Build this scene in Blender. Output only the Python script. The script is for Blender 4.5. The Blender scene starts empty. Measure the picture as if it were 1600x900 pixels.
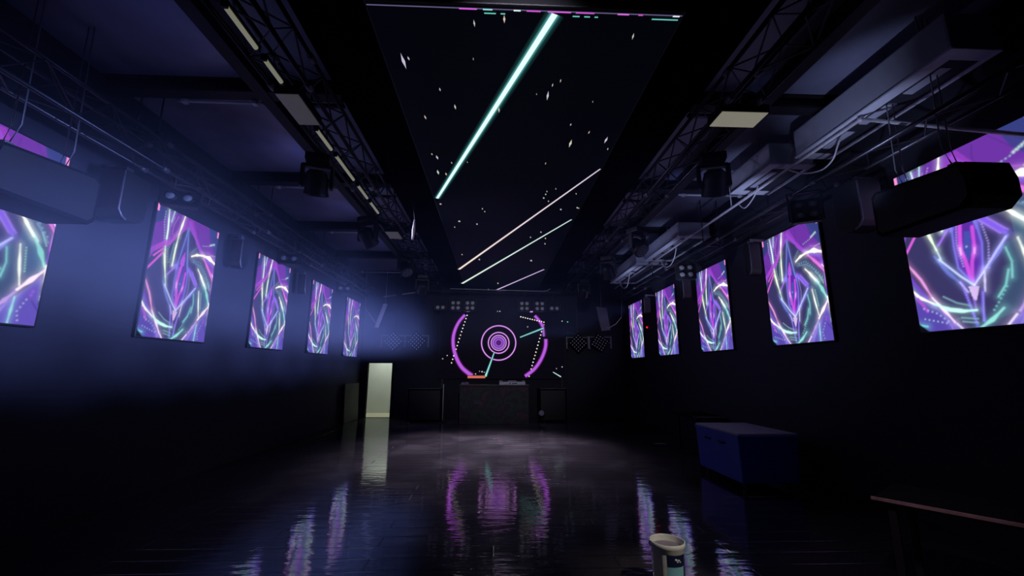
import bpy, bmesh, math, random
import numpy as np
from mathutils import Vector, Matrix

random.seed(4)
PI = math.pi
scene = bpy.context.scene
COL = scene.collection

# ------------------------------------------------------------------ helpers
def lin(c):
    c = c / 255.0
    return c / 12.92 if c <= 0.04045 else ((c + 0.055) / 1.055) ** 2.4

def rgb(r, g, b, k=1.0):
    return (lin(r) * k, lin(g) * k, lin(b) * k)

def new_mat(name):
    m = bpy.data.materials.new(name)
    m.use_nodes = True
    return m, m.node_tree.nodes, m.node_tree.links, m.node_tree.nodes['Principled BSDF']

def simple(name, color, rough=0.5, metal=0.0, bump=0.0, scale=30.0, vary=0.25, spec=0.5, coat=0.0):
    """Noise-varied principled material."""
    m, n, l, p = new_mat(name)
    tc = n.new('ShaderNodeTexCoord')
    nz = n.new('ShaderNodeTexNoise'); nz.inputs['Scale'].default_value = scale
    nz.inputs['Detail'].default_value = 4
    l.new(tc.outputs['Object'], nz.inputs['Vector'])
    mx = n.new('ShaderNodeMix'); mx.data_type = 'RGBA'
    mx.inputs['A'].default_value = tuple(c * (1 - vary) for c in color) + (1,)
    mx.inputs['B'].default_value = tuple(min(1, c * (1 + vary)) for c in color) + (1,)
    l.new(nz.outputs['Fac'], mx.inputs['Factor'])
    l.new(mx.outputs['Result'], p.inputs['Base Color'])
    p.inputs['Roughness'].default_value = rough
    p.inputs['Metallic'].default_value = metal
    p.inputs['Specular IOR Level'].default_value = spec
    p.inputs['Coat Weight'].default_value = coat
    if bump:
        b = n.new('ShaderNodeBump'); b.inputs['Strength'].default_value = bump
        b.inputs['Distance'].default_value = 0.02
        l.new(nz.outputs['Fac'], b.inputs['Height'])
        l.new(b.outputs['Normal'], p.inputs['Normal'])
    return m

def glow(name, color, strength):
    m, n, l, p = new_mat(name)
    p.inputs['Base Color'].default_value = (0.02, 0.02, 0.02, 1)
    nz = n.new('ShaderNodeTexNoise'); nz.inputs['Scale'].default_value = 40
    mp = n.new('ShaderNodeMapRange'); mp.inputs['To Min'].default_value = strength * 0.9
    mp.inputs['To Max'].default_value = strength * 1.1
    l.new(nz.outputs['Fac'], mp.inputs['Value'])
    p.inputs['Emission Color'].default_value = tuple(color) + (1,)
    l.new(mp.outputs['Result'], p.inputs['Emission Strength'])
    return m

class Geo:
    def __init__(self):
        self.bm = bmesh.new()
    def _add(self, tmp, M=None):
        if M is not None:
            bmesh.ops.transform(tmp, matrix=M, verts=tmp.verts)
        me = bpy.data.meshes.new('tmp'); tmp.to_mesh(me); tmp.free()
        self.bm.from_mesh(me); bpy.data.meshes.remove(me)
        return self
    def box(self, lo, hi, bev=0.0, M=None, seg=2):
        t = bmesh.new(); bmesh.ops.create_cube(t, size=1)
        s = [hi[i] - lo[i] for i in range(3)]; c = [(hi[i] + lo[i]) / 2 for i in range(3)]
        bmesh.ops.transform(t, matrix=Matrix.Translation(c) @ Matrix.Diagonal((s[0], s[1], s[2], 1)), verts=t.verts)
        if bev:
            bmesh.ops.bevel(t, geom=list(t.edges), offset=min(bev, min(s) * 0.45), segments=seg, affect='EDGES', profile=0.6)
        return self._add(t, M)
    def tube(self, pts, r, n=8, M=None, cap=True):
        t = bmesh.new(); P = [Vector(p) for p in pts]; rings = []
        up = Vector((0, 0, 1))
        for i, p in enumerate(P):
            d = (P[min(i + 1, len(P) - 1)] - P[max(i - 1, 0)]).normalized()
            a = d.cross(up)
            if a.length < 1e-3: a = d.cross(Vector((0, 1, 0)))
            a.normalize(); b = a.cross(d).normalized()
            rr = r[i] if isinstance(r, (list, tuple)) else r
            rings.append([t.verts.new(p + (a * math.cos(2 * PI * k / n) + b * math.sin(2 * PI * k / n)) * rr) for k in range(n)])
        for A, B in zip(rings, rings[1:]):
            for k in range(n):
                f = t.faces.new((A[k], A[(k + 1) % n], B[(k + 1) % n], B[k])); f.smooth = True
        if cap:
            t.faces.new(rings[0][::-1]); t.faces.new(rings[-1])
        bmesh.ops.recalc_face_normals(t, faces=t.faces)
        return self._add(t, M)
    def lathe(self, prof, n=24, M=None):
        """Revolve (radius, z) points about Z."""
        t = bmesh.new(); rings = []
        for r, z in prof:
            if r < 1e-6:
                rings.append([t.verts.new((0, 0, z))])
            else:
                rings.append([t.verts.new((r * math.cos(2 * PI * k / n), r * math.sin(2 * PI * k / n), z)) for k in range(n)])
        for A, B in zip(rings, rings[1:]):
            for k in range(n):
                k2 = (k + 1) % n
                if len(A) == 1 and len(B) == 1: continue
                if len(A) == 1: f = t.faces.new((A[0], B[k], B[k2]))
                elif len(B) == 1: f = t.faces.new((A[k], A[k2], B[0]))
                else: f = t.faces.new((A[k], A[k2], B[k2], B[k]))
                f.smooth = True
        bmesh.ops.recalc_face_normals(t, faces=t.faces)
        return self._add(t, M)
    def prism(self, poly, lo, hi, axis=1, bev=0.0, M=None):
        """Extrude a 2-D polygon along an axis (0 x, 1 y, 2 z)."""
        t = bmesh.new()
        def P(a, b, h):
            return {0: (h, a, b), 1: (a, h, b), 2: (a, b, h)}[axis]
        A = [t.verts.new(P(a, b, lo)) for a, b in poly]; B = [t.verts.new(P(a, b, hi)) for a, b in poly]
        t.faces.new(A); t.faces.new(B[::-1])
        for i in range(len(poly)):
            j = (i + 1) % len(poly); t.faces.new((A[i], B[i], B[j], A[j]))
        bmesh.ops.recalc_face_normals(t, faces=t.faces)
        if bev:
            bmesh.ops.bevel(t, geom=list(t.edges), offset=bev, segments=2, affect='EDGES', profile=0.6)
        return self._add(t, M)
    def quad(self, a, b, c, d):
        self.bm.faces.new([self.bm.verts.new(p) for p in (a, b, c, d)]); return self
    def mesh(self, name):
        me = bpy.data.meshes.new(name); self.bm.to_mesh(me); self.bm.free(); return me

def obj(name, geo, m, parent=None):
    me = geo.mesh(name) if isinstance(geo, Geo) else geo
    if not me.materials: me.materials.append(m)
    o = bpy.data.objects.new(name, me); COL.objects.link(o)
    if parent is not None: o.parent = parent
    return o

def objs(name, geos, m, parent):
    return [obj(name, g, m, parent) for g in geos]

def tag(o, label, cat, group=None):
    o['label'] = label; o['category'] = cat
    if group: o['group'] = group
    return o

def thing(name, label, cat, loc=(0, 0, 0), rotz=0.0, group=None):
    o = bpy.data.objects.new(name, None); COL.objects.link(o)
    o.empty_display_size = 0.2
    o.location = loc; o.rotation_euler = (0, 0, rotz)
    return tag(o, label, cat, group)

def struct(name, geo, m, parent=None):
    o = obj(name, geo, m, parent)
    if parent is None: o['kind'] = 'structure'
    return o

def dup(root, loc, rotz=0.0, label=None):
    r = root.copy(); COL.objects.link(r); r.location = loc; r.rotation_euler = (0, 0, rotz)
    if label: r['label'] = label
    for ch in root.children:
        c = ch.copy(); COL.objects.link(c); c.parent = r
        for g in ch.children:
            d = g.copy(); COL.objects.link(d); d.parent = c
    return r

def R(axis, deg): return Matrix.Rotation(math.radians(deg), 4, axis)
def T(x, y, z): return Matrix.Translation((x, y, z))

# ------------------------------------------------------------------ what the LED panels show
STROKES=[
('p',(112,48,170),0,1,[(-0.055,0.753),(-0.062,0.327),(0.142,0.157),(0.232,0.034),(0.561,-0.007),(1.118,-0.022),(1.366,0.299),(1.401,0.898),(1.061,0.492),(0.654,0.152),(0.287,0.463),(-0.103,0.893)]),
('p',(52,58,125),0,0.9,[(-0.059,0.036),(0.233,0.026),(0.129,0.228),(-0.079,0.354)]),
('p',(48,62,135),0,0.85,[(1.116,-0.01),(1.402,0.004),(1.385,0.458),(1.211,0.236)]),
('p',(150,62,190),0,1,[(0.29,0.449),(0.636,0.032),(0.676,0.144),(0.5,0.333),(0.286,0.594)]),
('p',(150,58,195),0,1,[(0.666,0.028),(0.739,0.01),(0.902,0.271),(1.061,0.492),(0.873,0.33),(0.654,0.152)]),
('p',(138,60,200),0,0.6,[(0.554,0.034),(0.699,0.011),(0.654,0.152),(0.5,0.333)]),
('l',(88,34,140),0.009,1,[(0.889,0.033),(0.87,0.137),(0.882,0.278)]),
('l',(85,34,140),0.009,0.7,[(1.033,0.001),(1.211,0.236)]),
('l',(85,34,140),0.009,1,[(0.04,0.475),(0.134,0.587)]),
('l',(85,34,140),0.0077,1,[(0.098,0.279),(0.206,0.428)]),
('p',(88,70,178),0,1,[(-0.046,1.229),(0.067,1.448),(0.382,1.869),(0.466,1.971),(0.133,1.955),(-0.046,1.824)]),
('p',(98,80,190),0,1,[(1.373,1.395),(1.405,1.952),(0.865,1.968),(1.142,1.681)]),
('p',(60,80,115),0,1,[(0.82,0.628),(1.041,0.605),(1.221,0.742),(1.364,0.927),(1.328,1.042),(1.172,1.01),(1.012,0.768)]),
('p',(62,92,125),0,1,[(1.077,0.885),(1.198,0.991),(1.273,1.136),(1.386,1.322),(1.21,1.485),(1.12,1.33),(1.076,1.085)]),
('p',(58,88,118),0,0.7,[(0.996,1.137),(1.086,1.127),(1.169,1.531),(0.98,1.82),(0.711,1.905),(0.921,1.552),(1.023,1.381)]),
('p',(58,48,120),0,1,[(0.66,0.175),(0.448,0.858),(0.838,0.94),(0.71,0.503)]),
('l',(112,130,215),0.018,1,[(0.663,0.183),(0.597,0.529),(0.526,0.874)]),
('l',(120,140,225),0.0193,1,[(0.668,0.184),(0.71,0.503),(0.776,0.927)]),
('p',(190,80,225),0,1,[(0.666,0.554),(0.601,0.697),(0.573,0.884),(0.676,0.906),(0.686,0.69)]),
('l',(120,90,235),0.0154,1,[(0.545,0.878),(0.63,0.731),(0.769,0.912)]),
('l',(140,100,235),0.0128,1,[(0.674,0.701),(0.62,0.894)]),
('l',(150,105,235),0.0231,1,[(0.808,0.8),(0.91,0.942)]),
('l',(120,90,220),0.018,1,[(0.788,0.809),(0.976,0.968)]),
('l',(140,110,230),0.0128,1,[(0.441,0.842),(0.54,0.794)]),
('p',(92,40,170),0,1,[(0.578,0.772),(0.528,1.05),(0.546,1.295),(0.648,1.505),(0.755,1.341),(0.8,1.087),(0.752,0.812)]),
('l',(205,80,225),0.0403,1,[(0.633,0.785),(0.587,1.09),(0.61,1.221),(0.636,1.462)]),
('l',(200,75,222),0.0349,1,[(0.738,0.893),(0.719,1.128),(0.672,1.259),(0.636,1.462)]),
('l',(245,190,250),0.0242,1,[(0.584,1.082),(0.584,1.153)]),
('l',(240,185,250),0.0188,1,[(0.72,1.121),(0.711,1.175)]),
('p',(70,80,180),0,1,[(0.654,0.918),(0.613,1.123),(0.644,1.254),(0.686,1.136),(0.711,0.93)]),
('d',(210,200,255),0.0188,1,[(0.648,1.084),(0.65,1.085)],1),
('l',(125,120,235),0.0175,1,[(0.548,0.766),(0.528,1.05),(0.53,1.293),(0.649,1.498)]),
('l',(125,115,235),0.0175,1,[(0.78,0.818),(0.796,1.086),(0.755,1.361),(0.653,1.499)]),
('d',(190,180,250),0.0062,1,[(0.591,0.825),(0.56,1.026),(0.583,1.298)],16),
('d',(190,170,250),0.0062,1,[(0.821,0.82),(0.852,1.101),(0.809,1.367)],18),
('l',(125,75,215),0.0215,1,[(0.509,0.83),(0.366,0.991)]),
('l',(160,120,235),0.0094,1,[(0.528,0.819),(0.381,0.987)]),
('l',(105,125,220),0.0403,0.75,[(0.307,1.101),(0.418,1.319),(0.542,1.485)]),
('l',(190,205,255),0.0175,1,[(0.352,1.15),(0.531,1.378),(0.648,1.505)]),
('l',(112,75,215),0.0537,1,[(0.827,0.828),(1.005,1.031)]),
('l',(165,130,245),0.0121,1,[(0.806,0.838),(0.968,1.037)]),
('l',(165,130,245),0.0094,1,[(0.882,0.841),(1.034,1.023)]),
('l',(112,118,215),0.0537,0.9,[(1.021,1.074),(0.8,1.354)]),
('l',(185,185,255),0.0161,1,[(1.005,1.085),(0.781,1.352)]),
('l',(225,225,255),0.0188,1,[(0.648,1.505),(0.764,1.376)]),
('l',(205,200,250),0.0295,1,[(0.768,1.37),(0.734,1.584)]),
('p',(225,195,250),0,1,[(0.589,1.505),(0.693,1.524),(0.643,1.662),(0.616,1.66)]),
('l',(150,110,225),0.0134,1,[(0.621,1.653),(0.621,1.763)]),
('l',(98,72,205),0.0322,1,[(0.536,1.463),(0.568,1.676),(0.602,1.925)]),
('l',(98,75,210),0.0322,1,[(0.712,1.581),(0.681,1.754),(0.676,1.889)]),
('l',(190,185,250),0.0121,1,[(0.519,1.447),(0.578,1.566)]),
('d',(170,160,245),0.0067,1,[(0.541,1.492),(0.583,1.759),(0.601,1.897)],14),
('d',(170,160,245),0.0067,1,[(0.715,1.581),(0.668,1.889)],14),
('l',(215,255,238),0.0257,1,[(0.222,0.023),(0.252,0.322),(0.257,0.637)]),
('l',(240,255,215),0.0308,1,[(0.257,0.637),(0.298,0.827)]),
('l',(230,255,225),0.0322,1,[(0.245,0.697),(0.295,0.858),(0.344,1.038)]),
('l',(215,245,250),0.0215,1,[(0.344,1.038),(0.373,1.153)]),
('l',(245,250,225),0.0359,1,[(0.556,-0.002),(0.478,0.341)]),
('l',(228,250,222),0.0308,1,[(0.479,0.363),(0.453,0.577),(0.441,0.842)]),
('l',(228,250,235),0.0215,1,[(0.446,0.743),(0.435,0.843)]),
('l',(190,245,235),0.0128,0.8,[(0.33,0.005),(0.297,0.187)]),
('d',(190,245,235),0.0116,1,[(0.16,0.056),(0.162,0.237),(0.239,0.612)],14),
('d',(200,170,240),0.0116,1,[(0.425,0.05),(0.35,0.232),(0.346,0.377)],10),
('d',(190,150,230),0.0103,1,[(0.354,0.087),(0.289,0.273)],8),
('d',(150,220,200),0.0103,1,[(0.401,0.363),(0.306,0.627),(0.351,0.824)],12),
('d',(150,220,210),0.0103,1,[(0.412,0.481),(0.374,0.814)],10),
('l',(178,66,212),0.0744,0.85,[(-0.084,0.784),(0.267,0.516)]),
('l',(222,92,226),0.0257,1,[(0.066,0.778),(0.227,0.623)]),
('l',(222,92,226),0.0295,1,[(0.223,0.693),(-0.023,1.002)]),
('l',(130,70,200),0.0349,0.8,[(0.067,0.657),(-0.03,0.87)]),
('l',(180,75,215),0.0385,1,[(0.28,0.563),(0.402,0.421)]),
('l',(150,70,205),0.0513,1,[(0.678,0.074),(0.869,0.302)]),
('l',(150,70,205),0.0642,1,[(0.891,0.335),(1.044,0.487)]),
('l',(226,120,225),0.0488,1,[(1.102,0.556),(1.285,0.746),(1.401,0.898)]),
('l',(120,60,200),0.0513,1,[(1.153,0.557),(1.309,0.613),(1.394,0.761)]),
('l',(250,200,245),0.0385,1,[(1.36,0.777),(1.398,0.824)]),
('l',(250,252,238),0.0539,1,[(0.817,0.593),(0.927,0.541),(1.066,0.513)]),
('l',(255,252,240),0.0796,1,[(1.084,0.512),(1.228,0.514),(1.395,0.58)]),
('l',(200,110,220),0.0385,0.45,[(1.177,0.421),(1.361,0.502)]),
('d',(170,215,230),0.0167,1,[(1.014,0.359),(1.179,0.317),(1.341,0.253)],9),
('d',(215,245,240),0.0257,1,[(1.2,0.297),(1.328,0.236)],5),
('d',(200,230,230),0.018,1,[(1.255,0.457),(1.387,0.446)],4),
('d',(165,205,220),0.0154,1,[(0.862,0.652),(1.034,0.643),(1.207,0.815),(1.354,0.986)],12),
('d',(150,195,210),0.0154,1,[(1.201,0.852),(1.297,0.949),(1.36,1.037)],10),
('l',(105,135,165),0.0154,1,[(0.849,0.675),(1.042,0.697),(1.219,0.843),(1.336,0.995)]),
('l',(105,135,165),0.0116,1,[(0.801,0.528),(0.901,0.433)]),
('l',(245,250,235),0.0385,1,[(1.003,0.766),(1.084,0.85),(1.193,0.989)]),
('l',(240,250,235),0.0537,1,[(1.111,0.892),(1.219,1.015)]),
('l',(140,225,212),0.0645,1,[(1.219,1.015),(1.291,1.127),(1.374,1.301)]),
('l',(225,250,245),0.0215,1,[(1.128,0.896),(1.256,1.042)]),
('l',(250,240,240),0.0537,1,[(1.393,1.286),(1.408,1.463)]),
('l',(120,60,210),0.0349,1,[(1.404,0.958),(1.399,1.249)]),
('l',(205,110,225),0.0161,1,[(1.4,0.996),(1.393,1.109)]),
('l',(190,150,240),0.018,1,[(1.396,0.922),(1.397,1.045)]),
('d',(170,240,205),0.0148,1,[(1.156,1.127),(1.191,1.406)],9),
('d',(170,240,225),0.0134,1,[(1.277,0.93),(1.35,1.075)],8),
('l',(240,250,240),0.0134,0.8,[(1.408,1.463),(1.408,1.636)]),
('l',(240,248,238),0.0269,1,[(1.096,1.122),(1.128,1.331),(1.17,1.544)]),
('l',(150,225,220),0.0322,1,[(1.152,1.67),(1.136,1.946)]),
('l',(130,215,210),0.0134,1,[(0.983,1.188),(1.009,1.339),(0.985,1.494)]),
('l',(130,215,210),0.0161,1,[(0.968,1.412),(0.921,1.552),(0.838,1.662)]),
('d',(140,220,215),0.0134,1,[(0.939,1.554),(0.84,1.702),(0.766,1.802)],7),
('l',(150,232,222),0.0457,1,[(0.863,1.777),(0.753,1.875),(0.604,1.966)]),
('l',(245,225,245),0.0537,1,[(1.384,1.335),(1.157,1.594)]),
('l',(185,155,225),0.0564,1,[(1.145,1.618),(0.988,1.821)]),
('l',(225,210,245),0.0403,1,[(0.957,1.851),(0.857,1.961)]),
('l',(150,140,225),0.0322,0.7,[(1.125,1.679),(0.974,1.949)]),
('d',(160,90,230),0.0349,1,[(1.319,1.563),(1.296,1.648)],2),
('d',(200,200,240),0.0175,1,[(1.278,1.658),(1.201,1.813),(1.229,1.928)],6),
('d',(230,240,250),0.0175,1,[(1.405,1.611),(1.393,1.634),(1.41,1.71)],3),
('l',(75,45,150),0.0161,1,[(1.32,1.688),(1.397,1.782)]),
('l',(238,160,228),0.0295,1,[(-0.037,1.085),(0.11,1.334),(0.202,1.567)]),
('l',(235,205,240),0.0376,1,[(0.202,1.567),(0.304,1.721),(0.393,1.869)]),
('l',(110,60,200),0.0295,1,[(-0.043,1.214),(0.035,1.369),(0.148,1.561)]),
('l',(150,130,225),0.0269,0.8,[(0.297,1.763),(0.36,1.937)]),
('l',(245,248,245),0.0349,1,[(-0.05,1.388),(0.051,1.535),(0.211,1.64)]),
('l',(190,245,232),0.043,1,[(0.211,1.64),(0.366,1.726),(0.504,1.76),(0.625,1.766)]),
('l',(175,80,215),0.0322,1,[(0.037,1.549),(0.121,1.712)]),
('l',(215,200,245),0.0403,1,[(0.41,1.885),(0.468,1.958)]),
('d',(150,200,215),0.0123,0.8,[(0.316,1.568),(0.45,1.664),(0.582,1.713)],20),
('d',(190,225,240),0.0148,1,[(0.061,1.666),(0.226,1.75),(0.345,1.868)],7),
('d',(190,225,240),0.0148,1,[(0.054,1.79),(0.209,1.838),(0.33,1.874)],6),
('d',(150,200,210),0.0123,1,[(0.46,1.824),(0.629,1.858)],8),
('d',(150,200,210),0.0123,1,[(0.465,1.867),(0.622,1.899)],8),
('l',(120,225,220),0.0403,1,[(-0.017,1.855),(0.091,1.885)]),
('l',(110,150,160),0.0269,0.5,[(0.43,1.83),(0.585,1.856)]),
('l',(100,90,180),0.0107,1,[(1.016,1.02),(1.076,1.085)]),
('p',(255,150,220),0,1,[(0.0,0.0),(0.035,0.0),(0.035,0.11),(0,0.11)]),
('p',(255,150,220),0,1,[(1.3604,0.0),(1.3954,0.0),(1.3954,0.11),(1.3604,0.11)])]
STARS=[((-0.937,3.623),(-0.926,3.846),3),((-0.877,3.663),(-0.871,3.722),1.6),((-0.213,3.193),(-0.207,3.276),1.5),((0.051,3.132),(0.055,3.224),2),((-0.241,3.65),(-0.239,3.694),0.8),((-0.627,4.118),(-0.623,4.183),1.3),((-0.491,4.404),(-0.485,4.507),1.6),((-0.872,4.632),(-0.863,4.725),1.5),((0.018,4.434),(0.022,4.548),1.5),((0.557,4.12),(0.561,4.29),2),((0.59,3.994),(0.588,4.053),1.2),((0.664,3.922),(0.664,3.98),1.2),((1.228,3.28),(1.236,3.359),1.5),((1.078,4.266),(1.088,4.309),0.7),((0.914,4.723),(0.914,4.784),1.2),((1.18,4.879),(1.177,4.955),1.2),((0.989,5.094),(0.987,5.299),2.2),((1.446,5.005),(1.441,5.171),2),((1.522,5.28),(1.532,5.35),1.1),((0.721,5.729),(0.721,5.809),1),((-0.919,5.54),(-0.912,5.601),1.2),((-0.86,5.598),(-0.849,5.724),1.8),((-0.903,6.043),(-0.902,6.211),1.9),((-0.785,6.131),(-0.784,6.235),1.5),((-0.664,5.78),(-0.658,5.846),1.1),((-0.432,5.75),(-0.427,5.815),0.8),((0.431,4.162),(0.435,4.199),0.7),((-1.021,7.366),(-1.025,7.449),2),((-0.752,8.264),(-0.754,8.367),2.2),((-0.398,8.415),(-0.396,8.522),1.6),((-0.262,7.561),(-0.258,7.648),1.2),((-0.221,7.702),(-0.216,7.792),1.2),((-0.878,8.627),(-0.881,8.738),1),((0.831,7.002),(0.846,7.078),1.8),((0.847,6.843),(0.862,6.916),1.4),((0.855,6.726),(0.87,6.797),1.1),((0.933,7.142),(0.949,7.221),1.2),((1.214,7.523),(1.234,7.61),1.8),((1.506,7.422),(1.529,7.507),1.6),((1.538,7.442),(1.561,7.528),1),((1.366,6.791),(1.386,6.864),1),((0.982,8.863),(1.002,8.981),1.3),((0.785,9.24),(0.804,9.367),1.2),((1.133,9.302),(1.157,9.432),1.4),((1.172,9.721),(1.197,9.862),1.2),((0.975,11.307),(1.001,11.495),2),((-0.45,11.265),(-0.447,11.451),1.5),((-0.884,10.784),(-0.888,10.954),1.1),((0.082,14.432),(0.097,14.732),1.3),((-0.265,15.645),(-0.256,15.996),1.4),((0.989,6.607),(1.005,6.675),1)]
BEAMS=[((0.485,3.106),(-1.052,7.157)),((1.57,5.909),(-1.111,12.585)),((1.526,8.11),(-1.173,14.72)),((1.466,12.449),(0.051,15.867))]
BACK={'arcL':[(-1.149,3.808),(-1.346,3.575),(-1.49,3.292),(-1.567,2.989),(-1.567,2.69),(-1.507,2.393),(-1.392,2.098),(-1.216,1.826),(-0.999,1.639),(-0.828,1.523)],'arcR':[(1.529,3.795),(1.703,3.598),(1.832,3.358),(1.872,3.011)],'arcR2':[(1.945,2.903),(1.933,2.623),(1.842,2.323),(1.688,2.025),(1.471,1.75),(1.149,1.511)],'dL':[(-1.07,3.787),(-1.262,3.164),(-1.451,2.503)],'dL2':[(-1.533,2.257),(-1.606,1.996)],'dR':[(1.786,3.184),(1.562,2.407),(1.377,1.779)],'dR2':[(0.989,3.746),(1.878,3.547)],'teal1':[(-0.011,2.4),(-0.328,1.507)],'teal2':[(0.958,2.962),(1.853,3.315)],'teal3':[(2.2,1.668),(2.498,1.493)],'orange':[(-0.996,1.481),(-0.34,1.482)],'ctr':(0.149,2.751),'r1':(0.797,2.754),'r2':(0.538,2.753),'r3':(0.43,2.752),'r4':(0.382,2.752),'topdash':[(-1.091,3.949),(-0.961,3.959)],'topdash2':[(1.341,3.948),(1.455,3.949)],'loose':[(-1.941,2.146),(-1.775,2.265),(-0.555,1.69),(-0.462,1.674),(-0.377,1.653),(-0.702,1.59),(1.25,3.363),(2.548,1.859),(2.332,1.795),(1.298,1.511),(0.095,3.95),(0.182,3.951),(1.877,3.446),(2.582,3.592)]}

# ------------------------------------------------------------------ materials
M = {}
M['wall'] = simple('wall_paint', (0.016, 0.017, 0.030), 0.75, bump=0.15, scale=6)
M['ceil'] = simple('ceiling_panel', (0.26, 0.26, 0.36), 0.34, bump=0.25, scale=0.8, vary=0.9)  # strong blotches painted for the patchy light on the panels
M['beam'] = simple('beam_paint', (0.006, 0.006, 0.008), 0.6)
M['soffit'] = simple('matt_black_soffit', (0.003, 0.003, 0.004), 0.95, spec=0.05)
M['black'] = simple('black_plastic', (0.012, 0.012, 0.014), 0.45, bump=0.05, scale=80)
M['rubber'] = simple('black_carpeted_box', (0.005, 0.005, 0.006), 0.95, spec=0.1, bump=0.3, scale=200)
M['truss'] = simple('dark_truss_metal', (0.075, 0.075, 0.085), 0.3, metal=0.8)
M['pipe'] = simple('pale_pipe_paint', (0.62, 0.60, 0.62), 0.4, metal=0.1)
M['grey'] = simple('grey_metal', (0.22, 0.22, 0.24), 0.4, metal=0.4)
M['ac'] = simple('air_unit_enamel', (0.46, 0.47, 0.54), 0.5, bump=0.04, scale=8, vary=0.1)
M['rim'] = simple('air_unit_rim', (0.66, 0.68, 0.74), 0.45, vary=0.06)
M['slot'] = simple('air_unit_slot', (0.02, 0.022, 0.03), 0.6)
M['lens'] = simple('lamp_lens', (0.34, 0.33, 0.33), 0.25)
M['bead'] = simple('pale_bead', (0.85, 0.85, 0.9), 0.3)
M['lensdark'] = simple('bead_lens', (0.40, 0.40, 0.46), 0.2)
M['diffuser'] = simple('frosted_lamp_cover', (0.62, 0.60, 0.50), 0.5, vary=0.08)
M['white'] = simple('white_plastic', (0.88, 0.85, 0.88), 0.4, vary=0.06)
M['corr'] = simple('corridor_paint', (0.62, 0.66, 0.62), 0.7, vary=0.06, scale=3)
M['corrfloor'] = simple('corridor_tile', (0.75, 0.70, 0.52), 0.4, vary=0.08)
M['bin'] = simple('blue_bin_plastic', (0.012, 0.045, 0.42), 0.45, bump=0.08, scale=20)
M['binlid'] = simple('pale_bin_lid', (0.42, 0.38, 0.46), 0.45, vary=0.2, scale=6)
M['bucket'] = simple('bucket_plastic', (0.60, 0.58, 0.55), 0.35, vary=0.1)
M['navy'] = simple('navy_label', (0.01, 0.015, 0.05), 0.35)
M['teal'] = simple('light_blue_label', (0.22, 0.50, 0.58), 0.35, vary=0.15, scale=12)
M['labelwhite'] = simple('label_white', (0.7, 0.7, 0.68), 0.35)
M['edge'] = simple('worn_edge_trim', (0.30, 0.22, 0.24), 0.45, vary=0.6, scale=9)
M['table'] = simple('black_table_top', (0.004, 0.004, 0.005), 0.9, spec=0.08)
M['board'] = simple('grey_board', (0.035, 0.035, 0.038), 0.6, vary=0.2, scale=3)
def glow_cover(name, color, em):  # adds a faint glow to the covers of unlit lamps
    m = simple(name, color, 0.5, vary=0.08)
    p = m.node_tree.nodes['Principled BSDF']; p.inputs['Emission Color'].default_value = tuple(em) + (1,); p.inputs['Emission Strength'].default_value = 1
    return m
M['tube'] = glow_cover('dim_tube_cover', (.6, .58, .48), rgb(112, 112, 96))
M['panel'] = glow_cover('dim_panel_cover', (.5, .5, .44), rgb(118, 116, 100))
M['paneldark'] = glow_cover('faint_panel_cover', (.4, .4, .38), rgb(46, 44, 42))
M['red'] = glow('red_indicator', rgb(255, 30, 40), 1.6)
M['tealdot'] = glow('teal_indicator', rgb(120, 230, 220), 0.8)

# booth front: dark printed cloth with faint colour patches
m, n, l, p = new_mat('booth_print'); M['booth'] = m
tc = n.new('ShaderNodeTexCoord'); nz = n.new('ShaderNodeTexNoise'); nz.inputs['Scale'].default_value = 2.2; nz.inputs['Detail'].default_value = 6
cr = n.new('ShaderNodeValToRGB'); e = cr.color_ramp.elements
e[0].position = 0.3; e[0].color = (0.008, 0.010, 0.014, 1); e[1].position = 0.75; e[1].color = (0.03, 0.03, 0.035, 1)
for pos, c in ((0.45, (0.03, 0.05, 0.035, 1)), (0.52, (0.02, 0.02, 0.03, 1)), (0.6, (0.09, 0.03, 0.05, 1)), (0.66, (0.04, 0.045, 0.03, 1))):
    q = e.new(pos); q.color = c
l.new(tc.outputs['Object'], nz.inputs['Vector']); l.new(nz.outputs['Fac'], cr.inputs['Fac']); l.new(cr.outputs['Color'], p.inputs['Base Color'])
p.inputs['Roughness'].default_value = 0.6

# LED picture: the colours each diode gives off, stored per point
m, n, l, p = new_mat('led_picture'); M['led'] = m
at_ = n.new('ShaderNodeAttribute'); at_.attribute_name = 'Col'
l.new(at_.outputs['Color'], p.inputs['Emission Color']); p.inputs['Emission Strength'].default_value = 1.0
p.inputs['Base Color'].default_value = (0.002, 0.002, 0.003, 1); p.inputs['Roughness'].default_value = 0.5
p.inputs['Specular IOR Level'].default_value = 0.1

# dance floor: dark glossy planks laid across the hall, light in the middle painted in, gloss graded
m, n, l, p = new_mat('glossy_dark_planks'); M['floor'] = m
tc = n.new('ShaderNodeTexCoord')
br = n.new('ShaderNodeTexBrick'); br.inputs['Scale'].default_value = 1.0
br.inputs['Brick Width'].default_value = 2.3; br.inputs['Row Height'].default_value = 0.26
br.inputs['Mortar Size'].default_value = 0.014; br.inputs['Mortar Smooth'].default_value = 0.6
br.inputs['Color1'].default_value = (0.016, 0.014, 0.018, 1); br.inputs['Color2'].default_value = (0.024, 0.020, 0.026, 1)
br.inputs['Mortar'].default_value = (0.006, 0.005, 0.007, 1)
l.new(tc.outputs['Object'], br.inputs['Vector'])
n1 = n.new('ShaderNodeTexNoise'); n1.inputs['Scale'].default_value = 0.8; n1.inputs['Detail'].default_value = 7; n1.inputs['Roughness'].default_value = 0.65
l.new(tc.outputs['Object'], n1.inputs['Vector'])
pale_mottle = n.new('ShaderNodeValToRGB'); pale_mottle.color_ramp.elements[0].position = 0.42; pale_mottle.color_ramp.elements[1].position = 0.68
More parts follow.
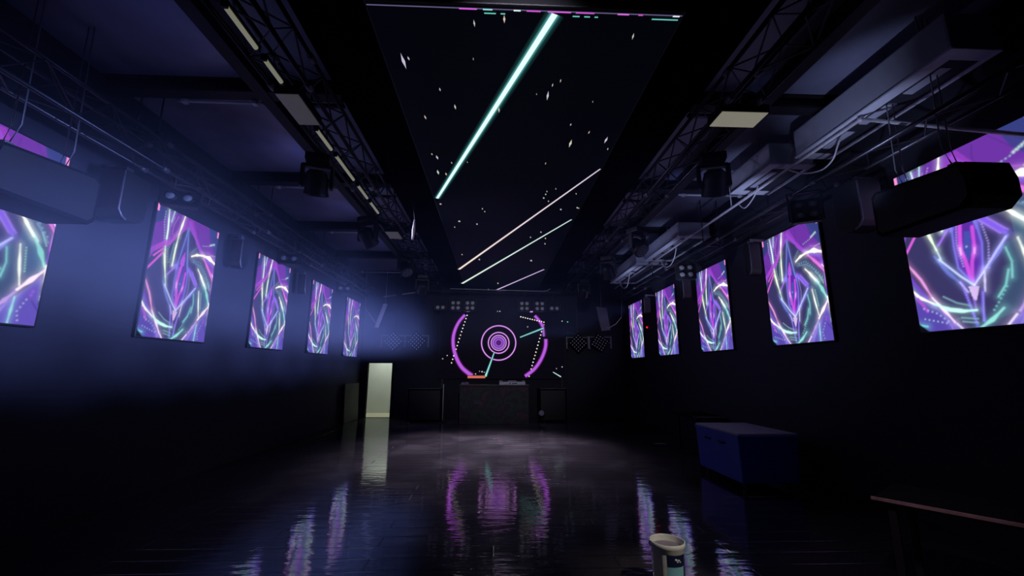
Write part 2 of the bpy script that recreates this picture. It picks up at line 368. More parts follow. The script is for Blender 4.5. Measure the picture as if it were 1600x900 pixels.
l.new(n1.outputs['Fac'], pale_mottle.inputs['Fac'])
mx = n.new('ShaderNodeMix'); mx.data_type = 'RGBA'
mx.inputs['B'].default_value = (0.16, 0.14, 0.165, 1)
sx = n.new('ShaderNodeSeparateXYZ'); l.new(tc.outputs['Object'], sx.inputs[0])
def ramp(src, a, b, c, d):
    x = n.new('ShaderNodeMapRange'); x.interpolation_type = 'SMOOTHSTEP'
    for k, v in zip(('From Min', 'From Max', 'To Min', 'To Max'), (a, b, c, d)): x.inputs[k].default_value = v
    l.new(src, x.inputs['Value']); return x.outputs['Result']
def times(a, b):
    x = n.new('ShaderNodeMath'); x.operation = 'MULTIPLY'; l.new(a, x.inputs[0]); l.new(b, x.inputs[1]); return x.outputs[0]
# light over the middle of the floor is painted in as a paler, mottled tone
lit_middle = times(times(ramp(sx.outputs['X'], -4.2, -2.4, 0, 1), ramp(sx.outputs['X'], 1.8, 3.6, 1, 0)), ramp(sx.outputs['Y'], 3.6, 7.5, 0.15, 1))
fac = times(lit_middle, ramp(pale_mottle.outputs['Color'], 0, 1, .35, 1))
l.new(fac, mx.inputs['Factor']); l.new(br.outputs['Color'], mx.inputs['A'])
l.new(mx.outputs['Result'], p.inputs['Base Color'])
rr = n.new('ShaderNodeMapRange'); rr.inputs['To Min'].default_value = 0.045; rr.inputs['To Max'].default_value = 0.10
l.new(n1.outputs['Fac'], rr.inputs['Value']); l.new(rr.outputs['Result'], p.inputs['Roughness'])
mp = n.new('ShaderNodeMapping'); mp.inputs['Scale'].default_value = (1.6, 5.0, 1)
l.new(tc.outputs['Object'], mp.inputs['Vector'])
n2 = n.new('ShaderNodeTexNoise'); n2.inputs['Scale'].default_value = 1.7; n2.inputs['Detail'].default_value = 3
l.new(mp.outputs['Vector'], n2.inputs['Vector'])
b1 = n.new('ShaderNodeBump'); b1.inputs['Strength'].default_value = 0.16; b1.inputs['Distance'].default_value = 0.02
l.new(n2.outputs['Fac'], b1.inputs['Height'])
b2 = n.new('ShaderNodeBump'); b2.inputs['Strength'].default_value = 0.5; b2.inputs['Distance'].default_value = 0.02; b2.invert = True
l.new(br.outputs['Fac'], b2.inputs['Height']); l.new(b1.outputs['Normal'], b2.inputs['Normal'])
l.new(b2.outputs['Normal'], p.inputs['Normal'])
near_gloss = ramp(sx.outputs['Y'], 6.6, 9.8, 1.0, .30)
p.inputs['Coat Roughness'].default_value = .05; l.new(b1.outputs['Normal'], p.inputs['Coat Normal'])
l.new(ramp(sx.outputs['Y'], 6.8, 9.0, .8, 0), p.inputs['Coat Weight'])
l.new(near_gloss, p.inputs['Specular IOR Level'])  # reflections set strong in the near half, weak in the far half
# ------------------------------------------------------------------ the hall
XL, XR, YB, YF, ZC = -5.0, 5.085, 16.35, -3.0, 5.40
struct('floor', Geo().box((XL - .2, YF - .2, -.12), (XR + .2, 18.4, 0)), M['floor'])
struct('ceiling', Geo().box((XL - .2, YF - .2, ZC), (XR + .2, YB + .2, ZC + .15)), M['ceil'])
struct('wall_left', Geo().box((XL - .2, YF, 0), (XL, YB, ZC)), M['wall'])
struct('wall_right', Geo().box((XR, YF, 0), (XR + .2, YB, ZC)), M['wall'])
struct('wall_front', Geo().box((XL - .2, YF - .2, 0), (XR + .2, YF, ZC)), M['wall'])
DX0, DX1, DZ = -4.72, -3.83, 1.98
struct('wall_back', Geo().box((XL - .2, YB, 0), (DX0, YB + .12, ZC)).box((DX1, YB, 0), (XR + .2, YB + .12, ZC))
       .box((DX0, YB, DZ), (DX1, YB + .12, ZC)), M['wall'])
struct('door_1', Geo().box((DX0 - .07, YB - .03, 0), (DX0, YB + .1, DZ + .07), .008).box((DX1, YB - .03, 0), (DX1 + .07, YB + .1, DZ + .07), .008)
       .box((DX0, YB - .03, DZ), (DX1, YB + .1, DZ + .07), .008), M['beam'])
# the lit corridor behind the doorway
struct('wall_corridor', Geo().box((-5.6, 18.1, 0), (-2.6, 18.2, 2.7)).box((-5.7, YB + .12, 0), (-5.6, 18.2, 2.7))
       .box((-2.6, YB + .12, 0), (-2.5, 18.2, 2.7)).box((-5.7, YB + .12, 2.7), (-2.5, 18.2, 2.8)), M['corr'])
struct('floor_corridor', Geo().box((-5.6, YB + .13, 0), (-2.6, 18.1, .012)), M['corrfloor'])
# steel roof beams: one per bay across the hall, with a pale rod modelled as the lit far flange
for i, y in enumerate((-0.35, 2.35, 5.05, 7.72, 10.45, 13.15, 15.85)):
    struct('trim_%d' % (i + 1), Geo().box((XL, y - .09, 5.2), (XR, y + .09, 5.23)).box((XL, y - .025, 5.23), (XR, y + .025, 5.37))
           .box((XL, y - .09, 5.37), (XR, y + .09, ZC)), M['beam'])
for i, x in enumerate((-3.02, 3.55)):
    struct('trim_%d' % (i + 8), Geo().box((x - .08, YF, 5.19), (x + .08, YB, 5.37)), M['beam'])

struct('trim_10', Geo().box((-1.95, YF, 5.08), (2.52, YB, 5.17)), M['soffit'])  # black sheet added to keep the middle of the ceiling dark
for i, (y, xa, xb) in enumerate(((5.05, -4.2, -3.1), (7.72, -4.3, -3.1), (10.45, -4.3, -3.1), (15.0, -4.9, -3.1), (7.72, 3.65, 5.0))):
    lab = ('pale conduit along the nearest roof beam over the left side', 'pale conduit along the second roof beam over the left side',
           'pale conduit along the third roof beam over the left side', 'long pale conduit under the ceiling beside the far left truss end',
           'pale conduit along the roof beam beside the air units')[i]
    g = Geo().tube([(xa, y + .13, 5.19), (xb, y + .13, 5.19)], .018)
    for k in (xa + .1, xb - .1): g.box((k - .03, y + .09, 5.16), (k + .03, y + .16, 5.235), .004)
    tag(obj('conduit', g, M['white']), lab, 'pipe', 'conduits along the roof beams')  # pale rods shape the light caught by the beam edges

# ------------------------------------------------------------------ LED wall screens
SW, SH, SZ0, SZ1 = 1.3954, 1.9444, 2.1834, 4.1278
def paint(nx=180, ny=250):
    X, Y = np.meshgrid((np.arange(nx) + .5) / nx * SW, (np.arange(ny) + .5) / ny * SH)
    C = np.zeros((ny, nx, 3)); C[:] = rgb(54, 50, 98)
    def over(a, col): C[:] = C * (1 - a[..., None]) + np.array(col) * a[..., None]
    def seg(pts):
        D = np.full(X.shape, 9.0)
        for (x0, y0), (x1, y1) in zip(pts, pts[1:]):
            dx, dy = x1 - x0, y1 - y0; L = dx * dx + dy * dy + 1e-12
            t = np.clip(((X - x0) * dx + (Y - y0) * dy) / L, 0, 1)
            D = np.minimum(D, np.hypot(X - x0 - t * dx, Y - y0 - t * dy))
        return D
    for s in STROKES:
        kind, col, w, a, pts = s[:5]
        bright = max(col) / 255.0
        c = np.array(rgb(*col))
        if kind == 'p':
            ins = np.zeros(X.shape, bool)
            for (x0, y0), (x1, y1) in zip(pts, pts[1:] + pts[:1]):
                if abs(y1 - y0) < 1e-9: continue
                ins ^= ((y0 > Y) != (y1 > Y)) & (X < (x1 - x0) * (Y - y0) / (y1 - y0) + x0)
            over(ins * a, c)
        elif kind == 'l':
            d = seg(pts); h = max(w / 2, .006)
            sm = .007
            light = min(col) > 95
            if light: C[:] += (np.exp(-(d / (h + .03)) ** 2) * .20 * a)[..., None] * c
            hh = h
            if light and w > .018:
                e0 = np.hypot(X - pts[0][0], Y - pts[0][1]); e1 = np.hypot(X - pts[-1][0], Y - pts[-1][1])
                hh = h * np.clip(np.minimum(e0, e1) / .16, .45, 1)
            over(np.clip((hh + sm - d) / (2 * sm), 0, 1) * a, c * (1.4 if min(col) > 180 else 1.12))
        else:
            N = s[5]; P = np.array(pts); Ls = np.concatenate([[0], np.cumsum(np.hypot(*np.diff(P, axis=0).T))])
            for k in range(N):
                q = Ls[-1] * (k + .5) / N
                x = np.interp(q, Ls, P[:, 0]); y = np.interp(q, Ls, P[:, 1])
                r = max(w * .5, .0085)
                over(np.exp(-((X - x) ** 2 + (Y - y) ** 2) / r ** 2) * a, c)
    C = C * .92 + np.array(rgb(62, 60, 92)) * .18  # pale haze veil mixed into the picture colours
    # chamfered dark corner at the bottom left, as on every screen
    C[(X + (SH - Y) * 1.0) < .10] *= .05
    return C

def screen_mesh():
    nx, ny = 180, 250
    C = paint(nx, ny)
    xs = np.linspace(-SW / 2, SW / 2, nx + 1); zs = np.linspace(SH, 0, ny + 1)
    V = np.zeros((ny + 1, nx + 1, 3)); V[..., 0] = xs; V[..., 2] = zs[:, None]; V[..., 1] = -.05
    idx = np.arange((ny + 1) * (nx + 1)).reshape(ny + 1, nx + 1)
    F = np.stack([idx[1:, :-1], idx[1:, 1:], idx[:-1, 1:], idx[:-1, :-1]], -1).reshape(-1, 4)
    me = bpy.data.meshes.new('display')
    me.vertices.add(V.size // 3); me.vertices.foreach_set('co', V.ravel())
    me.loops.add(F.size); me.loops.foreach_set('vertex_index', F.ravel())
    me.polygons.add(len(F)); me.polygons.foreach_set('loop_start', np.arange(len(F)) * 4)
    me.update(calc_edges=True)
    pad = np.pad(C, ((1, 1), (1, 1), (0, 0)), mode='edge')
    vc = (pad[:-1, :-1] + pad[1:, :-1] + pad[:-1, 1:] + pad[1:, 1:]) / 4
    ca = me.color_attributes.new('Col', 'FLOAT_COLOR', 'POINT')
    ca.data.foreach_set('color', np.concatenate([vc.reshape(-1, 3), np.ones((vc.size // 3, 1))], 1).astype(np.float32).ravel())
    me.materials.append(M['led']); me.validate()
    return me

lab_s = {('L', 1): 'purple and mint LED screen on the left wall behind the hanging bass cabinet',
         ('L', 2): 'purple and mint LED screen on the left wall, largest one seen whole',
         ('L', 3): 'purple and mint LED screen on the left wall, middle one of five',
         ('L', 4): 'narrow-looking purple LED screen on the left wall, second from the doorway',
         ('L', 5): 'narrowest-looking purple LED screen on the left wall, nearest the lit doorway',
         ('R', 1): 'biggest purple and mint LED screen on the right wall behind the hanging bass cabinet',
         ('R', 2): 'purple and mint LED screen on the right wall, largest one seen whole',
         ('R', 3): 'purple and mint LED screen on the right wall, middle one of five',
         ('R', 4): 'narrow-looking purple LED screen on the right wall, second from the back wall',
         ('R', 5): 'narrowest-looking purple LED screen on the right wall, beside the red indicator light'}
scr = thing('led_screen', lab_s['L', 1], 'screen', (0, 0, 0), 0, 'LED screens along the side walls')
obj('housing', Geo().box((-SW / 2 - .02, -.049, -.02), (SW / 2 + .02, 0, SH + .02), .008), M['black'], scr)
disp = obj('display', screen_mesh(), M['led'], scr)
disp['label'] = 'glowing purple, violet and mint diamond pattern'
for side, y0, gap in (('L', 6.0792, 2.7173), ('R', 6.132, 2.7041)):
    for k in range(1, 6):
        yc = y0 + (k - 2) * gap + SW / 2
        loc = (XL + .001, yc, SZ0) if side == 'L' else (XR - .001, yc, SZ0)
        rz = PI / 2 if side == 'L' else -PI / 2
        if side == 'L' and k == 1:
            scr.location = loc; scr.rotation_euler = (0, 0, rz)
        else:
            dup(scr, loc, rz, lab_s[side, k])

# ------------------------------------------------------------------ flat LED pictures made of strips (ceiling and stage wall)
class Pic:
    """Flat picture: each shape sits a hair in front of the last."""
    def __init__(self, to3d, layer): self.v = []; self.f = []; self.c = []; self.to3d = to3d; self.layer = layer; self.k = 0
    def poly(self, pts, cols):
        b = len(self.v); self.v += [self.to3d(x, y, self.k * self.layer) for x, y in pts]
        self.f.append(list(range(b, b + len(pts)))); self.c += cols
    def strip(self, pts, prof, closed=False, w0=1.0, w1=1.0, tint=None):
        """prof: (offset, colour) pairs across the strip."""
        self.k += 1
        P = [Vector(p) for p in pts]; N = len(P); rows = []
        for i in range(N):
            a = P[(i - 1) % N] if closed or i > 0 else P[i]; c = P[(i + 1) % N] if closed or i < N - 1 else P[i]
            d = (c - a).normalized(); nrm = Vector((-d.y, d.x)); wd = w0 + (w1 - w0) * i / max(1, N - 1)
            rows.append([P[i] + nrm * o * wd for o, _ in prof])
        rng = range(N) if closed else range(N - 1)
        for i in rng:
            j = (i + 1) % N
            for q in range(len(prof) - 1):
                ca = [prof[q][1], prof[q + 1][1], prof[q + 1][1], prof[q][1]]
                if tint is not None:
                    s = [i / (N - 1), i / (N - 1), j / (N - 1), j / (N - 1)]
                    ca = [tuple(x * ((1 - t) * t0 + t * t1) for x, t0, t1 in zip(cc, *tint)) for cc, t in zip(ca, s)]
                self.poly([rows[i][q], rows[i][q + 1], rows[j][q + 1], rows[j][q]], ca)
    def disc(self, c, r0, r1, col, n=40):
        self.k += 1
        for i in range(n):
            a, b = 2 * PI * i / n, 2 * PI * (i + 1) / n
            P = lambda r, t: (c[0] + r * math.cos(t), c[1] + r * math.sin(t))
            if r0 > 0: self.poly([P(r0, a), P(r1, a), P(r1, b), P(r0, b)], [col] * 4)
            else: self.poly([c, P(r1, a), P(r1, b)], [col] * 3)
    def mesh(self, name):
        me = bpy.data.meshes.new(name); me.from_pydata(self.v, [], self.f); me.update()
        ca = me.color_attributes.new('Col', 'FLOAT_COLOR', 'POINT')
        ca.data.foreach_set('color', np.array([tuple(c) + (1.0,) for c in self.c], dtype=np.float32).ravel())
        me.materials.append(M['led']); return me

# ceiling screen
CX0, CX1, CY0, CY1, CZ = -1.10, 1.58, 3.06, 16.05, 4.73
cs = thing('ceiling_screen', 'long black LED screen under the ceiling showing stars and four slanting light streaks', 'screen', (0, 0, CZ))
obj('housing', Geo().box((CX0 - .02, CY0 - .03, .002), (CX1 + .02, CY1 + .02, .11), .01), M['black'], cs)
for x in (CX0 + .3, CX1 - .3):
    for y in (3.6, 6.6, 9.6, 12.6, 15.4):
        obj('hanger_rod', Geo().tube([(x, y, .11), (x, y, 5.08 - CZ)], .012), M['grey'], cs)
pc = Pic(lambda x, y, h: (x, y, -.002 - h), .00012)
BG = rgb(2, 3, 8)
pc.poly([(CX0, CY0), (CX1, CY0), (CX1, CY1), (CX0, CY1)], [BG] * 4)
def prof(w, core, halo, hw):
    z = BG
    return [(-hw, z), (-hw * .6, tuple(.12 * h for h in halo)), (-w * .95, halo), (-w * .72, core), (w * .72, core), (w * .95, halo), (hw * .6, tuple(.12 * h for h in halo)), (hw, z)]
def lp(a, b, n=12): return [(a[0] + (b[0] - a[0]) * i / n, a[1] + (b[1] - a[1]) * i / n) for i in range(n + 1)]
pc.strip(lp(*BEAMS[0]), prof(.030, rgb(225, 255, 252, 1.1), rgb(70, 150, 150), .085), w0=1.1, w1=.85)
pc.strip(lp(*BEAMS[1]), prof(.022, rgb(250, 246, 246), rgb(110, 80, 80), .05), w0=.6, w1=1.9, tint=((.75, .72, .9), (1.0, .92, .80)))
pc.strip(lp(*BEAMS[2]), prof(.024, rgb(244, 250, 246), rgb(40, 110, 90), .055), w0=.7, w1=2.0, tint=((.75, .85, .85), (1.0, .95, .9)))
pc.strip(lp(*BEAMS[3]), prof(.030, rgb(205, 180, 225), rgb(60, 40, 80), .06), w0=1.0, w1=1.6)
for i, (a, b, w) in enumerate(STARS):
    d = math.hypot((a[0] + b[0]) / 2, (a[1] + b[1]) / 2)
    hw = w * .0021 * max(3.6, d) * .62
    tint = ((245, 240, 215), (235, 225, 250), (225, 245, 225), (250, 225, 200))[i % 4] if i else (235, 225, 255)
    k = min(1.0, .45 + .3 * w)
    mid = ((a[0] + b[0]) / 2, (a[1] + b[1]) / 2)
    pc.k += 1
    dx, dy = b[0] - a[0], b[1] - a[1]; L = math.hypot(dx, dy) or 1; nx_, ny_ = -dy / L * hw, dx / L * hw
    pc.poly([a, (mid[0] + nx_, mid[1] + ny_), b, (mid[0] - nx_, mid[1] - ny_)], [rgb(*tint, k * .5), rgb(*tint, k), rgb(*tint, k * .5), rgb(*tint, k)])
# bright edge row at the near end: thin line plus magenta and teal dashes
pc.strip(lp((CX0, CY0 + .012), (CX1, CY0 + .012), 4), [(-.006, rgb(95, 85, 120)), (.006, rgb(95, 85, 120))])
for x0, x1, c in ((-.33, -.18, (220, 90, 220)), (-.13, -.05, (150, 225, 225)), (.13, .19, (225, 245, 245)), (.24, .36, (215, 80, 215)), (.42, .62, (215, 90, 220)), (.66, .82, (205, 80, 210)), (1.02, 1.12, (220, 110, 225)), (1.2, 1.24, (210, 80, 200)), (1.50, 1.56, (240, 240, 250))):
    pc.strip([(x0, CY0 + .018), (x1, CY0 + .018)], [(-.007, rgb(*c)), (.007, rgb(*c))])
for x0, x1 in ((-.12, -.02), (.02, .06), (.64, .70), (.74, .79), (.83, .86), (1.33, 1.56)):
    pc.strip([(x0, CY0 + .055), (x1, CY0 + .055)], [(-.006, rgb(110, 205, 195)), (.006, rgb(110, 205, 195))])
obj('display', pc.mesh('display'), M['led'], cs)

# stage LED wall
LX0, LX1, LZ0, LZ1, LY = -2.08, 2.68, 1.44, 4.42, 16.20
ls = thing('stage_screen', 'black LED wall behind the DJ booth showing purple arcs and concentric rings', 'screen', (0, LY, 0))
obj('housing', Geo().box((LX0 - .02, .003, LZ0 - .02), (LX1 + .02, .12, LZ1 + .02), .01), M['black'], ls)
for x in (LX0 + .1, .26, LX1 - .18): obj('support_post', Geo().box((x, .02, 0), (x + .08, .10, LZ0), .005), M['black'], ls)
pb = Pic(lambda x, z, h: (x, -h, z), .0003)
pb.poly([(LX0, LZ0), (LX1, LZ0), (LX1, LZ1), (LX0, LZ1)], [rgb(5, 4, 12)] * 4)
BGB = rgb(5, 4, 12)
def smooth(pts, n=4):
    P = [Vector(p) for p in pts]; out = []
    for i in range(len(P) - 1):
        p0, p1, p2, p3 = P[max(i - 1, 0)], P[i], P[i + 1], P[min(i + 2, len(P) - 1)]
        for k in range(n):
            t = k / n
            out.append(tuple(.5 * ((2 * p1) + (p2 - p0) * t + (2 * p0 - 5 * p1 + 4 * p2 - p3) * t * t + (3 * p1 - p0 - 3 * p2 + p3) * t ** 3)))
    return out + [tuple(P[-1])]
def arcprof(w, col, halo, hw): return [(-hw, BGB), (-w, halo), (-w * .85, col), (w * .85, col), (w, halo), (hw, BGB)]
pb.strip(smooth(BACK['arcL']), arcprof(.058, rgb(178, 92, 222), rgb(120, 30, 130), .10), w0=.8, w1=1.15)
pb.strip(smooth(BACK['arcR']), arcprof(.045, rgb(178, 92, 222), rgb(110, 30, 125), .09))
pb.strip([(1.86, 3.30), (1.875, 3.0)], arcprof(.022, rgb(160, 120, 210), rgb(90, 50, 125), .04))
pb.strip(smooth(BACK['arcR2']), arcprof(.055, rgb(178, 92, 222), rgb(120, 30, 130), .10), w0=1.0, w1=.95)
cx, cz = BACK['ctr']; r1 = BACK['r1'][0] - cx
def ring(r, w, col, halo):
    P = [(cx + r * math.cos(2 * PI * i / 64), cz + r * math.sin(2 * PI * i / 64)) for i in range(64)]
    pb.strip(P, [(-w * 2.2, BGB), (-w, halo), (-w * .7, col), (w * .7, col), (w, halo), (w * 2.2, BGB)], closed=True)
RC, RH = rgb(222, 165, 240), rgb(120, 40, 140)
ring(r1, .019, RC, RH); ring(.392, .018, RC, RH)
pb.disc((cx, cz), 0, .27, rgb(118, 60, 165)); ring(.285, .016, RC, RH)
for r, c in ((.232, (170, 110, 215)), (.19, (110, 55, 160)), (.15, (150, 85, 200)), (.11, (120, 55, 165)), (.085, (62, 22, 88)), (.045, (88, 34, 116))): pb.disc((cx, cz), 0, r, rgb(*c))
pb.strip(BACK['teal1'], arcprof(.018, rgb(150, 225, 222), rgb(50, 120, 120), .04), w0=.8, w1=1.7)
pb.strip([(-.26, 1.70), (-.335, 1.5)], arcprof(.03, rgb(170, 240, 232), rgb(60, 130, 125), .05), w0=.7, w1=1.2)
pb.strip(BACK['teal2'], arcprof(.016, rgb(150, 215, 212), rgb(45, 120, 110), .04), w0=.9, w1=1.4)
pb.strip(BACK['teal3'], arcprof(.016, rgb(190, 225, 222), rgb(60, 90, 90), .03), w0=.8, w1=1.2)
pb.strip(BACK['orange'], arcprof(.045, rgb(205, 110, 85), rgb(120, 50, 60), .06))
for d in ('topdash', 'topdash2'): pb.strip(BACK[d], arcprof(.026, rgb(205, 140, 225), rgb(90, 40, 110), .04))
def dotrow(a, b, n, cols, r=.026):
    for i in range(n):
        t = i / (n - 1); pb.disc((a[0] + (b[0] - a[0]) * t, a[1] + (b[1] - a[1]) * t), 0, r, rgb(*cols[i % len(cols)]), 8)
Wd = [(250, 245, 250), (250, 240, 215), (245, 225, 190), (250, 245, 235)]
dotrow(BACK['dL'][0], BACK['dL'][1], 6, Wd); dotrow(BACK['dL'][1], BACK['dL'][2], 6, Wd[::-1]); dotrow(*BACK['dL2'], 3, Wd)
dotrow(BACK['dR'][0], BACK['dR'][1], 7, Wd); dotrow(BACK['dR'][1], BACK['dR'][2], 6, Wd[::-1]); dotrow(*BACK['dR2'], 11, Wd)
for i, q in enumerate(BACK['loose']): pb.disc(q, 0, .022 if i % 3 else .028, rgb(225, 220, 230, .8 if i % 2 else .4), 8)
obj('display', pb.mesh('display'), M['led'], ls)

# ------------------------------------------------------------------ trusses
def truss(label, x0, x1, z0, z1, y0, y1, drops):
    t = thing('lighting_truss', label, 'truss', (0, 0, 0), 0, 'lighting trusses')
    r = .025
    for x in (x0, x1):
        for z in sorted({z0, z1}):
            obj('chord', Geo().tube([(x, y0, z), (x, y1, z)], r), M['truss'], t)
    def zig(a, b, ph):
        pts = []; y = y0 + .02; k = ph
        while y < y1 - .02:
            c = a if k % 2 == 0 else b; pts.append((c[0], y, c[1])); y += .36; k += 1
        return Geo().tube(pts, .011, 6)
    for (a, b, ph) in (((x0, z0), (x1, z0), 0), ((x0, z1), (x1, z1), 1), ((x0, z0), (x0, z1), 0), ((x1, z0), (x1, z1), 1)):
        if z0 == z1 and (a[0] == b[0] or ph): continue
        obj('lacing', zig(a, b, ph), M['truss'], t)
    for y in drops:
        g = Geo()
        for x in (x0, x1): g.tube([(x, y, z1), (x, y, ZC)], .012, 6)
        g.box((x0 - .04, y - .03, z1 + .02), (x1 + .04, y + .03, z1 + .06), .006)
        obj('hanger', g, M['truss'], t)
    for y in [y0 + 2.6 * k for k in range(int((y1 - y0) / 2.6) + 1)]:
        for x in (x0, x1):
            for z in sorted({z0, z1}): obj('coupler', Geo().tube([(x, y - .05, z), (x, y + .05, z)], .036, 10), M['grey'], t)
truss('dark metal box truss hung along the left wall above the LED screens', -4.67, -4.39, 4.33, 4.69, 0.2, 15.6, (2.2, 5.2, 8, 10.6, 13.3))
truss('dark flat ladder truss hung along the right wall above the LED screens', 4.46, 4.82, 4.33, 4.33, 0.2, 15.6, (0.8, 2.6, 8.6, 11.6, 15.2))
truss('dark metal box truss along the left edge of the ceiling screen, carrying pale tube lamps', -2.39, -2.0, 4.68, 5.02, 1.5, 15.7, (2.2, 5.0, 7.9, 10.6, 13.4))
truss('dark metal box truss along the right edge of the ceiling screen', 2.57, 2.93, 4.68, 5.02, 1.5, 15.7, (2.2, 5.0, 7.9, 10.6, 13.4))

# tube lamps lying under the left inner truss (off, faint glow added to their covers)
TL = [(1.95, 2.95), (3.02, 3.53), (3.62, 4.0), (4.82, 5.36), (5.46, 6.28), (6.42, 7.0), (7.1, 7.7)]
TLT = ['pale unlit tube lamp under the left inner truss above the frame top', 'long pale unlit tube lamp under the left inner truss, first from the frame top',
       'short pale unlit tube lamp just before the left flat panel lamp', 'pale unlit tube lamp just beyond the left flat panel lamp',
       'pale unlit tube lamp next to the nearest left moving head', 'dim tube lamp under the left inner truss, second beyond the nearest moving head',
       'dim tube lamp under the left inner truss, farthest one seen']
for (a, b), lab in list(zip(TL, TLT))[1:]:
    t = thing('tube_lamp', lab, 'lamp', (-2.22, a, 4.63), 0, 'unlit tube lamps under the left truss')
    L = b - a
    obj('tube', Geo().tube([(0, .03, 0), (0, L - .03, 0)], .021, 12), M['tube'], t)
    obj('housing', Geo().box((-.03, 0, .012), (.03, L, .045), .006).box((-.026, 0, -.022), (.026, .03, .02), .004).box((-.026, L - .03, -.022), (.026, L, .02), .004), M['black'], t)

def panel_lamp(label, x, y, z, sx, sy, dm):
    t = thing('panel_lamp', label, 'lamp', (x, y, z), 0, 'flat panel lamps on the inner trusses')
    obj('body', Geo().box((-sx / 2, -sy / 2, .0), (sx / 2, sy / 2, .10), .012), M['black'], t)
    obj('diffuser', Geo().box((-sx / 2 + .015, -sy / 2 + .015, -.008), (sx / 2 - .015, sy / 2 - .015, .004), .003), M[dm], t)
    obj('clamp', Geo().box((-.03, -.03, .10), (.03, .03, .17), .006), M['grey'], t)
panel_lamp('grey flat panel lamp under the left inner truss between tube lamps', -2.24, 4.42, 4.61, .27, .60, 'paneldark')
panel_lamp('pale wide flat panel lamp beside the right inner truss near the long air unit', 2.80, 4.36, 4.60, .56, .32, 'panel')
panel_lamp('small dim panel lamp far along the left inner truss', -2.22, 8.95, 4.61, .30, .5, 'paneldark')

# ------------------------------------------------------------------ moving heads
def moving_head(label, loc, rz, tilt):
    t = thing('moving_head', label, 'stage light', loc, rz, 'moving head lamps under the inner trusses')
    obj('base', Geo().box((-.16, -.16, -.11), (.16, .16, 0), .02).box((-.05, -.02, 0), (.05, .02, .07), .005), M['black'], t)
    y = obj('yoke', Geo().box((-.19, -.05, -.17), (.19, .05, -.12), .012).box((-.215, -.055, -.46), (-.165, .055, -.13), .018).box((.165, -.055, -.46), (.215, .055, -.13), .018), M['black'], t)
    Mh = T(0, 0, -.40) @ R('X', tilt)
    h = obj('head', Geo().lathe([(0, .20), (.09, .195), (.135, .15), (.15, .05), (.155, -.10), (.165, -.13), (.165, -.16), (.145, -.162), (0, -.162)], 24, Mh), M['black'], t)
    g = Geo()
    for k in range(19):
        rr, a = (0, 0) if k == 0 else ((.055, k * PI / 3) if k < 7 else (.108, k * PI / 6))
        g.lathe([(0, -.172), (.017, -.169), (.021, -.162)], 10, Mh @ T(rr * math.cos(a), rr * math.sin(a), 0))
    obj('lens', g, M['lensdark'], h)
    return t
mh = [('black moving head lamp hanging nearest on the left inner truss', (-2.50, 5.62, 4.66), .3, 25, ),
      ('black moving head lamp on the left inner truss, second from the front', (-2.50, 8.05, 4.66), -.4, 50),
      ('black moving head lamp on the left inner truss, third from the front', (-2.3, 10.62, 4.66), .8, -40),
      ('black moving head lamp on the left inner truss, farthest one', (-2.3, 13.2, 4.66), .2, 60),
      ('black moving head lamp with a ring of beads nearest on the right inner truss', (3.0, 5.35, 4.66), -.3, 30),
      ('black moving head lamp on the right inner truss, second from the front', (2.95, 8.4, 4.66), .5, -45),
      ('black moving head lamp on the right inner truss, third from the front', (2.95, 10.7, 4.66), -.6, 40),
      ('black moving head lamp on the right inner truss, farthest one', (2.9, 13.6, 4.66), .1, 55)]
for a in mh: moving_head(*a)

# ------------------------------------------------------------------ blinders under the wall trusses
def lamp_cup(g_body, g_lens, Mx, r):
    g_body.lathe([(0, -.09), (r * .5, -.09), (r * .9, -.04), (r, 0), (r, .02), (r * .9, .02), (r * .88, .004)], 20, Mx)
    g_lens.lathe([(0, .012), (r * .5, .010), (r * .88, .002)], 20, Mx)
def blinder(label, loc, rz, nx, nz, pitch, r, tilt, group):
    t = thing('blinder_lamp', label, 'stage light', loc, rz, group)
    w, h = nx * pitch, nz * pitch
    obj('housing', Geo().box((-w / 2 - .02, .01, -h / 2 - .02), (w / 2 + .02, .09, h / 2 + .02), .012, R('X', tilt)), M['black'], t)
    g = Geo().box((-w / 2 - .05, .02, -h / 2), (-w / 2 - .03, .06, h / 2 + .12), .004).box((w / 2 + .03, .02, -h / 2), (w / 2 + .05, .06, h / 2 + .12), .004).box((-w / 2 - .05, .02, h / 2 + .10), (w / 2 + .05, .06, h / 2 + .12), .004)
    obj('bracket', g, M['black'], t)
    for i in range(nx):
        for k in range(nz):
            b, c = Geo(), Geo()
            Mx = R('X', tilt) @ T((i - (nx - 1) / 2) * pitch, 0, (k - (nz - 1) / 2) * pitch) @ R('X', 90)
            lamp_cup(b, c, Mx, r)
            lo = obj('lamp', b, M['black'], t); obj('lens', c, M['bead' if loc[1] > 15 or loc[0] < 0 else 'lens'], lo)  # lit and dimmer lens tones painted by place
    return t
G1 = 'blinder lamps under the wall trusses'
blinder('two-lamp blinder with pale round lenses above the largest whole left wall screen', (-4.48, 5.85, 4.12), .45, 2, 1, .20, .07, -18, G1)
blinder('two-lamp blinder under the left wall truss above the middle wall screen', (-4.48, 9.12, 4.10), .3, 2, 1, .20, .07, -15, G1)
blinder('two-lamp blinder under the left wall truss, farthest of the three on that side', (-4.48, 12.55, 4.10), .3, 2, 1, .20, .07, -15, G1)
blinder('four-lamp blinder under the right wall truss above the largest whole right screen', (4.55, 5.72, 4.06), -.5, 2, 2, .17, .062, -12, G1)
blinder('four-lamp blinder under the right wall truss beside the middle right screen', (4.5, 9.6, 4.04), -.3, 2, 2, .18, .07, -12, G1)
G2 = 'blinder lamps over the stage wall'
